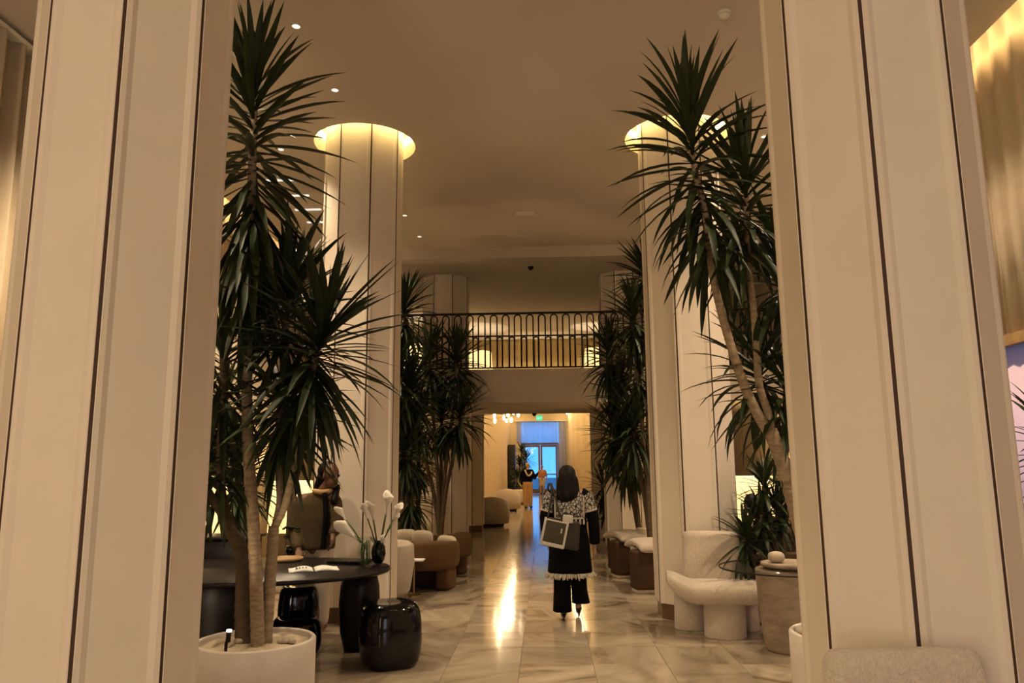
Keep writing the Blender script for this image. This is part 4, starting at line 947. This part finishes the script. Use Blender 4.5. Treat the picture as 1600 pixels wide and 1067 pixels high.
b.cap((-0.11, 0.02, 0.86), 0.095, (-0.10, 0.0, 0.48), 0.065); b.cap((-0.10, 0.0, 0.48), 0.062, (-0.10, 0.03, 0.09), 0.042); b.cap((-0.10, 0.04, 0.05), 0.04, (-0.10, -0.13, 0.035), 0.033)
b.cap((0.06, 0.02, 0.86), 0.095, (0.07, 0.0, 0.48), 0.065); b.cap((0.07, 0.0, 0.48), 0.062, (0.08, 0.03, 0.09), 0.042); b.cap((0.08, 0.04, 0.05), 0.04, (0.08, -0.13, 0.035), 0.033)
bd = blob('body', b, M['skin_dark'], dp, 0.011, 3); face_bits(dp, hc, 1.05, fd, 'suede')
hb = MB().ell((0.095, -0.02, 1.585), (0.108, 0.108, 0.102)); hb.cap((0.05, 0.01, 1.54), 0.07, (-0.02, 0.07, 1.40), 0.06); hb.cap((0.20, -0.03, 1.42), 0.035, (0.19, -0.10, 1.28), 0.04)
blob('hair', hb, M['hair'], dp, 0.013, 4)
ct = MB(); ct.rings([ring_pts(c, rx, ry, 20) for c, rx, ry in (((-0.03, 0.0, 0.80), 0.215, 0.155), ((-0.02, 0, 0.95), 0.215, 0.15), ((0.0, 0, 1.12), 0.225, 0.15), ((0.0, 0, 1.26), 0.22, 0.135), ((0.02, -0.01, 1.345), 0.14, 0.10), ((0.04, -0.015, 1.37), 0.08, 0.07))])
ct.cap((-0.18, 0.0, 1.26), 0.085, (-0.24, -0.04, 0.99), 0.075); ct.cap((-0.24, -0.04, 0.99), 0.072, (-0.14, -0.20, 0.845), 0.055)
ct.cap((0.17, -0.02, 1.26), 0.085, (0.235, -0.10, 1.03), 0.072); ct.cap((0.235, -0.10, 1.03), 0.07, (0.24, -0.26, 0.985), 0.052)
cto = blob('coat', ct, M['olive'], dp, 0.014, 5)
MB().tube(smooth_path([(0.10, -0.125, 1.36), (0.13, -0.165, 1.15), (0.12, -0.165, 0.95), (0.11, -0.165, 0.82)], 4), 0.026, 8).build('lapel', M['black_cloth'], cto, True)
MB().tube(smooth_path([(-0.02, -0.09, 1.38), (0.06, -0.12, 1.37), (0.14, -0.08, 1.38), (0.12, 0.02, 1.40), (0.02, 0.06, 1.40)], 4), 0.028, 8).build('collar', M['khaki'], cto, True)
tr2 = MB(); tr2.cap((-0.11, 0.02, 0.86), 0.115, (-0.10, 0.0, 0.12), 0.075); tr2.cap((0.06, 0.02, 0.86), 0.115, (0.07, 0.0, 0.12), 0.075); blob('trousers', tr2, M['cream_cloth'], dp, 0.016, 4)

# seated person in silhouette on the right
SX, SY = 2.92, 9.55
se = thing('seated_person', 'dark seated person silhouetted against the lamp glow behind the plant', 'person', (SX, SY, 0)); se.scale = (0.95, 0.95, 0.95)
b = MB(); hc = (-0.18, 0.0, 1.19); head(b, hc, 1.0, (-0.6, 0.8, -0.1)); b.cap((-0.15, 0.0, 1.12), 0.05, (-0.08, 0, 1.02), 0.06)
b.ell((0.0, 0, 0.82), (0.17, 0.15, 0.26)); b.cap((0, -0.15, 0.96), 0.075, (0, 0.15, 0.96), 0.075); b.ell((0.03, 0, 0.56), (0.17, 0.18, 0.13))
for q in (-1, 1):
    b.cap((0, q * 0.18, 0.95), 0.055, (-0.12, q * 0.20, 0.70), 0.045); b.cap((-0.12, q * 0.20, 0.70), 0.042, (-0.32, q * 0.12, 0.64), 0.032)
    hand(b, (-0.33, q * 0.12, 0.635), (-1, 0, -0.1), (0, 0, -1)); b.cap((0, q * 0.09, 0.55), 0.09, (-0.42, q * 0.10, 0.50), 0.065); b.cap((-0.42, q * 0.10, 0.50), 0.062, (-0.44, q * 0.10, 0.08), 0.04); b.cap((-0.43, q * 0.10, 0.05), 0.038, (-0.58, q * 0.10, 0.035), 0.03)
blob('body', b, M['skin_dark'], se, 0.013, 3); face_bits(se, hc, 1.0, (-0.6, 0.8, -0.1), 'suede')
hb = MB().ell((-0.165, -0.01, 1.225), (0.10, 0.105, 0.105)); hb.cap((-0.12, -0.03, 1.2), 0.07, (-0.08, -0.05, 1.05), 0.06); blob('hair', hb, M['hair'], se, 0.014, 4)
cl = MB(); cl.ell((0.0, 0, 0.80), (0.195, 0.185, 0.29)); cl.cap((0, -0.15, 0.96), 0.09, (0, 0.15, 0.96), 0.09)
for q in (-1, 1): cl.cap((0, q * 0.18, 0.95), 0.075, (-0.12, q * 0.20, 0.70), 0.062); cl.cap((-0.12, q * 0.20, 0.70), 0.06, (-0.29, q * 0.13, 0.65), 0.045)
blob('jacket', cl, M['black_cloth'], se, 0.016, 4)
cl = MB()
for q in (-1, 1): cl.cap((0.02, q * 0.09, 0.55), 0.105, (-0.42, q * 0.10, 0.50), 0.082); cl.cap((-0.42, q * 0.10, 0.50), 0.08, (-0.44, q * 0.10, 0.14), 0.06)
blob('trousers', cl, M['black_cloth'], se, 0.018, 4)
st_ = thing('armchair', 'dark armchair under the seated person behind the plant', 'chair', (SX + 0.05, SY, 0))
rbox('seat', (0.62, 0.66, 0.16), 0.05, M['suede'], st_, (-0.05, 0, 0.34)); rbox('backrest', (0.14, 0.66, 0.55), 0.05, M['suede'], st_, (0.29, 0, 0.55), (0, 0.12, 0))
for q in (-1, 1):
    rbox('armrest', (0.58, 0.09, 0.20), 0.03, M['suede'], st_, (-0.02, q * 0.33, 0.50))
    for w_ in (-0.26, 0.2): MB().tube([(w_, q * 0.24, 0.0), (w_, q * 0.24, 0.27)], [0.018, 0.024]).build('leg', M['blackwood'], st_)

# distant people
def far_person(px, Y, hgt, label, top, bottom, skin, hairm, pose, face):
    base = at(px, 800, Y); s = hgt / 1.75
    t = thing('person', label, 'person', (base.x, Y, 0)); b = MB(); P = lambda x, y, z: (x * s, y * s, z * s)
    head(b, P(0, 0, 1.62), s, face); b.cap(P(0, 0, 1.52), 0.05 * s, P(0, 0, 1.42), 0.06 * s); b.cap(P(-0.15, 0, 1.40), 0.075 * s, P(0.15, 0, 1.40), 0.075 * s); b.ell(P(0, 0, 1.2), (0.18 * s, 0.12 * s, 0.26 * s)); b.ell(P(0, 0, 0.95), (0.17 * s, 0.13 * s, 0.16 * s))
    c = MB(); c.cap(P(-0.15, 0, 1.40), 0.09 * s, P(0.15, 0, 1.40), 0.09 * s); c.ell(P(0, 0, 1.17), (0.21 * s, 0.145 * s, 0.31 * s))
    for q in (-1, 1):
        el, wr_ = pose[0 if q < 0 else 1]
        b.cap(P(q * 0.19, 0, 1.38), 0.055 * s, P(*el), 0.045 * s); b.cap(P(*el), 0.042 * s, P(*wr_), 0.032 * s)
        hand(b, P(*wr_), Vector(wr_) - Vector(el), (-q, 0, 0.1), s)
        c.cap(P(q * 0.19, 0, 1.38), 0.075 * s, P(*el), 0.06 * s)
        if top == 'black_cloth': c.cap(P(*el), 0.058 * s, tuple(Vector(P(*el)).lerp(Vector(P(*wr_)), 0.9)), 0.045 * s)
        b.cap(P(q * 0.09, 0, 0.9), 0.09 * s, P(q * 0.10, 0.0, 0.5), 0.065 * s); b.cap(P(q * 0.10, 0, 0.5), 0.06 * s, P(q * 0.10, 0.02 * q, 0.09), 0.04 * s); b.cap(P(q * 0.10, 0.03, 0.06), 0.04 * s, P(q * 0.10 + 0.05, -0.14, 0.04), 0.032 * s)
    blob('body', b, M[skin], t, 0.016, 3); blob('top', c, M[top], t, 0.02, 3); face_bits(t, P(0, 0, 1.62), s, face, 'suede')
    d_ = MB(); zb = 0.10 if bottom == 'khaki' else 0.55
    for q in (-1, 1): d_.cap(P(q * 0.085, 0, 0.93), 0.12 * s, P(q * 0.10, 0, zb + 0.02), 0.085 * s)
    blob('trousers' if zb < 0.3 else 'shorts', d_, M[bottom], t, 0.02, 3)
    h_ = MB().ell(P(0, 0.02, 1.665), (0.088 * s, 0.095 * s, 0.075 * s)); blob('hair', h_, M[hairm], t, 0.018, 3)
    for q in (-1, 1): blob('shoe', MB().cap(P(q * 0.10, 0.05, 0.045), 0.045 * s, P(q * 0.10 + 0.05, -0.14, 0.04), 0.04 * s), M['black_cloth'], t, 0.014, 2)
    return t
mn = far_person(825, 30.8, 1.80, 'man in dark jacket and tan trousers with a raised arm in the corridor', 'black_cloth', 'khaki', 'skin', 'grey_hair', (((-0.26, 0.0, 1.12), (-0.22, -0.1, 0.88)), ((0.28, -0.05, 1.14), (0.42, -0.08, 1.36))), (0.8, -0.5, 0))
MB().tube(smooth_path([(-0.10, -0.16, 1.50), (0.02, -0.2, 1.28), (0.16, -0.14, 1.36), (0.14, 0, 1.48)], 4), 0.03, 6).build('scarf', M['cushion'], mn, True)
far_person(848, 46.5, 1.72, 'person in a rust top and pale shorts before the glass doors', 'orange', 'cushion', 'skin', 'hair', (((-0.25, 0.0, 1.12), (-0.20, -0.1, 0.92)), ((0.27, 0.0, 1.12), (0.28, -0.05, 0.86))), (-0.4, -0.8, 0))

# ------------------------------------------------------------------ boucle chair
def boucle_chair(loc, rz, label):
    t = thing('boucle_chair', label, 'chair', loc, rz, 'cream boucle chairs')
    # backrest: tall slightly tapering slab leaning back
    rbox('backrest', (0.60, 0.15, 0.56), 0.06, M['boucle'], t, (0.0, 0.26, 0.665), (math.radians(-6), 0, 0), 5, taper=0.93)
    # seat: rolled cushion whose left side curls up into a low wing
    mb = MB(); rs = []
    for k in range(17):
        x = -0.45 + 0.95 * k / 16; u = (x + 0.45)
        lift = 0.12 * max(0, 1 - u / 0.22) ** 1.3; hw = 0.33 * (1 - 0.10 * abs(x) ** 2 * 3) * (0.78 if k in (0, 16) else 0.92 if k in (1, 15) else 1.0); th = 0.098 * (0.62 if k in (0, 16) else 0.88 if k in (1, 15) else 1.0)
        ring = []
        for j in range(20):
            a = 2 * PI * j / 20; c_, s_ = math.cos(a), math.sin(a); e = 0.55
            ring.append((x - lift * 0.15, -0.02 + hw * math.copysign(abs(c_) ** e, c_), 0.395 + lift + th * math.copysign(abs(s_) ** e, s_)))
        rs.append(ring)
    mb.rings(rs).build('seat', M['boucle'], t, True)
    MB().lathe([(0.19, 0.0), (0.195, 0.01), (0.195, 0.33)], 28, (0.05, -0.16, 0.0), sx=1.0, sy=0.75).build('leg', M['boucle'], t, True)
    MB().lathe([(0.175, 0.0), (0.18, 0.01), (0.17, 0.34)], 28, (-0.25, 0.18, 0.0), sx=0.85, sy=0.6).build('leg', M['boucle'], t, True)
    MB().lathe([(0.175, 0.0), (0.18, 0.01), (0.17, 0.34)], 28, (0.27, 0.18, 0.0), sx=0.85, sy=0.6).build('leg', M['boucle'], t, True)
    return t
boucle_chair((1.90, 7.76, 0), math.radians(-6), 'cream boucle chair on drum legs in front of the right middle column')
boucle_chair((1.545, 2.66, 0.0), math.radians(4), 'cream boucle chair back at the bottom edge before the right column')

# glass side table on stone drum
gt = thing('side_table', 'round glass topped side table on a travertine drum', 'table', (2.40, 7.08, 0))
MB().lathe([(0.225, 0.0), (0.235, 0.02), (0.265, 0.3), (0.285, 0.665), (0.28, 0.69)], 32).build('pedestal', M['stone'], gt, True)
MB().lathe([(0.59, 0.69), (0.595, 0.696), (0.595, 0.704), (0.59, 0.71)], 48).build('glass_top', M['smoke_glass'], gt, True)
MB().tube([(0.595 * math.cos(2 * PI * k / 64), 0.595 * math.sin(2 * PI * k / 64), 0.70) for k in range(65)], 0.007, 6).build('glass_rim', M['iron'], gt, True)
ty2 = tag(MB().lathe([(0.24, 0.0), (0.26, 0.01), (0.26, 0.035), (0.24, 0.04)], 28).build('stone_tray', M['stone'], None, True, loc=(2.42, 7.05, 0.711)), 'round travertine tray on the glass side table', 'tray')
o = MB().ell((0, 0, 0), (0.075, 0.06, 0.05), 12, 8, 0.9).build('decor_stone', M['pebble'], None, True, loc=(2.28, 7.0, 0.80)); tag(o, 'rounded pale stone resting on the travertine tray', 'stone')
# small uplight beside right planter (dark wedge on the floor)
o = rbox('floor_uplight', (0.10, 0.10, 0.09), 0.01, M['iron'], None, (2.28, 6.42, 0.047), (0, 0, 0.4)); tag(o, 'small black floor uplight beside the right planter', 'light')

# ------------------------------------------------------------------ brown curved chairs at left
def brown_chair(loc, rz, label, scale=1.0):
    t = thing('curved_chair', label, 'chair', loc, rz, 'brown curved chairs'); t.scale = (scale, scale, scale * 0.92)
    # wrap-around back band
    def band(a0, a1, r0, r1, z0, z1, name, m, n=22, drop=0.0):
        rs = []
        for k in range(n + 1):
            u = k / n; a = a0 + (a1 - a0) * u; e = 1 - drop * (2 * u - 1) ** 2
            zt = z0 + (z1 - z0) * e; rm = (r0 + r1) / 2; th = (r1 - r0) / 2; zc = (z0 + zt) / 2; hh = (zt - z0) / 2; ring = []
            kk = 0.5 if k in (0, n) else 0.85 if k in (1, n - 1) else 1.0
            for j in range(14):
                b_ = 2 * PI * j / 14; c_, s_ = math.cos(b_), math.sin(b_)
                rr = rm + th * kk * math.copysign(abs(c_) ** 0.6, c_); ring.append((rr * math.cos(a), rr * math.sin(a), zc + hh * kk * math.copysign(abs(s_) ** 0.5, s_)))
            rs.append(ring)
        return MB().rings(rs).build(name, m, t, True)
    band(math.radians(-200), math.radians(20), 0.30, 0.46, 0.30, 0.70, 'backrest', M['brown'], drop=0.15)
    MB().ell((0, 0.0, 0.36), (0.38, 0.38, 0.10), 24, 10, 0.7).build('seat', M['brown'], t, True)
    for a in (-160, -20):
        rbox('leg', (0.20, 0.34, 0.34), 0.06, M['brown'], t, (0.30 * math.cos(math.radians(a)), 0.30 * math.sin(math.radians(a)) + 0.02, 0.17), (0, 0, math.radians(a)), 4)
    rbox('leg', (0.40, 0.14, 0.30), 0.06, M['suede'], t, (0, 0.24, 0.15), (0, 0, 0), 4)
    return t
brown_chair((-1.40, 10.55, 0), math.radians(8), 'brown velvet curved chair beyond the desk, nearer of the two', 1.02)
brown_chair((-1.34, 11.8, 0), math.radians(60), 'brown velvet curved chair behind the nearer brown one', 1.0)
def pillow(px, py, Y, sz, rot, label):
    p = at(px, py, Y); o = MB().ell((0, 0, 0), (sz, 0.07, sz * 0.85), 16, 10, 0.6).build('cushion', M['cushion'], None, True, loc=p); o.rotation_euler = rot
    return tag(o, label, 'cushion', 'cream cushions')
pillow(634, 842, 10.85, 0.16, (0.2, 0.0, 0.2), 'cream cushion on the brown chair, nearest the column')
pillow(660, 843, 10.75, 0.15, (0.2, 0.05, 0.0), 'square cream cushion in the middle of the nearer brown chair')
pillow(698, 850, 10.75, 0.14, (0.2, 0.1, -0.2), 'cream cushion at the right end of the nearer brown chair')
# cream curved chair behind desk end
cc_ = thing('cream_chair', 'cream curved chair peeking out beside the left middle column', 'chair', (-1.80, 9.62, 0), 0.3)
rs = []
for k in range(15):
    a = math.radians(-110 + 160 * k / 14); q = 0.32; rs.append([((q + d_) * math.cos(a), (q + d_) * math.sin(a), z) for d_, z in ((-0.05, 0.12), (-0.01, 0.05), (0.04, 0.12), (0.09, 0.45), (0.08, 0.66), (0.03, 0.70), (-0.02, 0.66), (-0.04, 0.40))])
MB().rings(rs).build('shell', M['boucle'], cc_, True)
MB().ell((0, 0, 0.36), (0.30, 0.30, 0.09), 20, 8, 0.7).build('seat', M['boucle'], cc_, True)
MB().lathe([(0.20, 0.0), (0.22, 0.02), (0.20, 0.30)], 20).build('base', M['boucle'], cc_, True)
# small white tray table between
tb = thing('side_table', 'tiny white side table between the cream chair and the brown chair', 'table', (-1.50, 9.98, 0))
rbox('tabletop', (0.26, 0.2, 0.02), 0.006, M['paper'], tb, (0.05, 0, 0.44)); MB().tube([(0.05, 0, 0.02), (0.05, 0, 0.43)], 0.012).build('leg', M['brass'], tb); MB().lathe([(0.09, 0), (0.09, 0.015)], 20, (0.05, 0, 0)).build('base', M['brass'], tb)

# ------------------------------------------------------------------ slab-back chairs at right
def slab_chair(loc, rz, label):
    t = thing('slab_chair', label, 'chair', loc, rz, 'slab back chairs')
    # brown upright slabs (outer sides), cream arched cover flowing over the top
    for k, (x, y, a) in enumerate(((-0.30, 0.10, 0.25), (0.26, -0.12, -0.1))):
        s_ = rbox('side_slab', (0.30, 0.40, 0.50), 0.05, M['suede'], t, (x, y, 0.285), (0, 0, a), 4)
        rbox('foot', (0.26, 0.36, 0.06), 0.02, M['boucle'], s_, (0, 0, -0.255))
    rs = []
    for k in range(15):
        u = k / 14; x = -0.46 + 0.92 * u; zt = 0.50 + 0.10 * math.sin(PI * (0.15 + 0.75 * (1 - u))); w_ = 0.235
        ring = []
        for j in range(16):
            a = 2 * PI * j / 16; c_, s2 = math.cos(a), math.sin(a)
            ring.append((x, 0.02 - 0.12 * (u - 0.5) + w_ * math.copysign(abs(c_) ** 0.6, c_), zt + 0.06 * (0.6 if k in (0, 14) else 1) * math.copysign(abs(s2) ** 0.7, s2)))
        rs.append(ring)
    MB().rings(rs).build('cover', M['boucle'], t, True)
    MB().add([(-0.12, -0.2, 0.54), (0.16, -0.2, 0.52), (0.16, -0.2, 0.12), (0.10, -0.2, 0.12), (-0.12, -0.14, 0.54), (0.16, -0.14, 0.52), (0.16, -0.14, 0.12), (0.10, -0.14, 0.12)], [(0, 3, 2, 1), (4, 5, 6, 7), (0, 1, 5, 4), (1, 2, 6, 5), (2, 3, 7, 6), (3, 0, 4, 7)]).build('gusset', M['boucle'], t)
    rbox('seat', (0.5, 0.40, 0.14), 0.05, M['boucle'], t, (0, 0.18, 0.34), (0, 0, 0), 4)
    return t
slab_chair((1.44, 11.85, 0), math.radians(-70), 'cream topped brown chair right of the walking woman, farther one')
slab_chair((1.60, 10.5, 0), math.radians(-75), 'cream topped brown chair right of the walking woman, nearer one')
o = rbox('cushion', (0.30, 0.30, 0.30), 0.06, M['cushion'], None, at(1010, 842, 11.7), (0.1, 0.1, 0.3)); tag(o, 'cream cushion behind the brown chairs at the right', 'cushion')

# ------------------------------------------------------------------ corridor furniture
def corridor_chair(px, Y, s, label):
    b0 = at(px, 800, Y); t = thing('lounge_chair', label, 'chair', (b0.x, Y, 0), math.radians(20), 'white corridor chairs'); t.scale = (s, s, s)
    rs = []
    for k in range(17):
        a = math.radians(-200 + 190 * k / 16); zt = 0.55 + 0.25 * math.sin(PI * k / 16)
        rs.append([((0.42 + d_) * math.cos(a), (0.42 + d_) * math.sin(a), z) for d_, z in ((-0.08, 0.10), (0.06, 0.08), (0.10, zt * 0.6), (0.06, zt), (-0.02, zt + 0.02), (-0.08, zt * 0.7))])
    MB().rings(rs).build('shell', M['boucle'], t, True); MB().ell((0, 0, 0.32), (0.40, 0.40, 0.12), 20, 8, 0.7).build('seat', M['boucle'], t, True); MB().lathe([(0.34, 0), (0.36, 0.09)], 24).build('base', M['suede'], t)
corridor_chair(768, 21.6, 1.0, 'white curved lounge chair at the near left of the corridor')
corridor_chair(793, 29.0, 1.0, 'white curved lounge chair farther down the corridor')
o = MB().lathe([(0.30, 0), (0.42, 0.1), (0.44, 0.55), (0.40, 0.62), (0.36, 0.62), (0.36, 0.5)], 24).build('floor_basket', M['planter'], None, True, loc=(at(812, 800, 34.5).x, 34.5, 0)); tag(o, 'pale round pot on the corridor floor behind the man', 'pot')
cab = thing('wall_shelf', 'dark tall shelf at the left end of the corridor', 'shelf', (-1.65, 44.5, 0))
rbox('frame', (0.4, 1.6, 2.9), 0.02, M['blackwood'], cab, (0, 0, 1.45))
for k in range(3): rbox('shelf_board', (0.42, 1.5, 0.04), 0.008, M['wood'], cab, (0.01, 0, 0.8 + 0.7 * k))
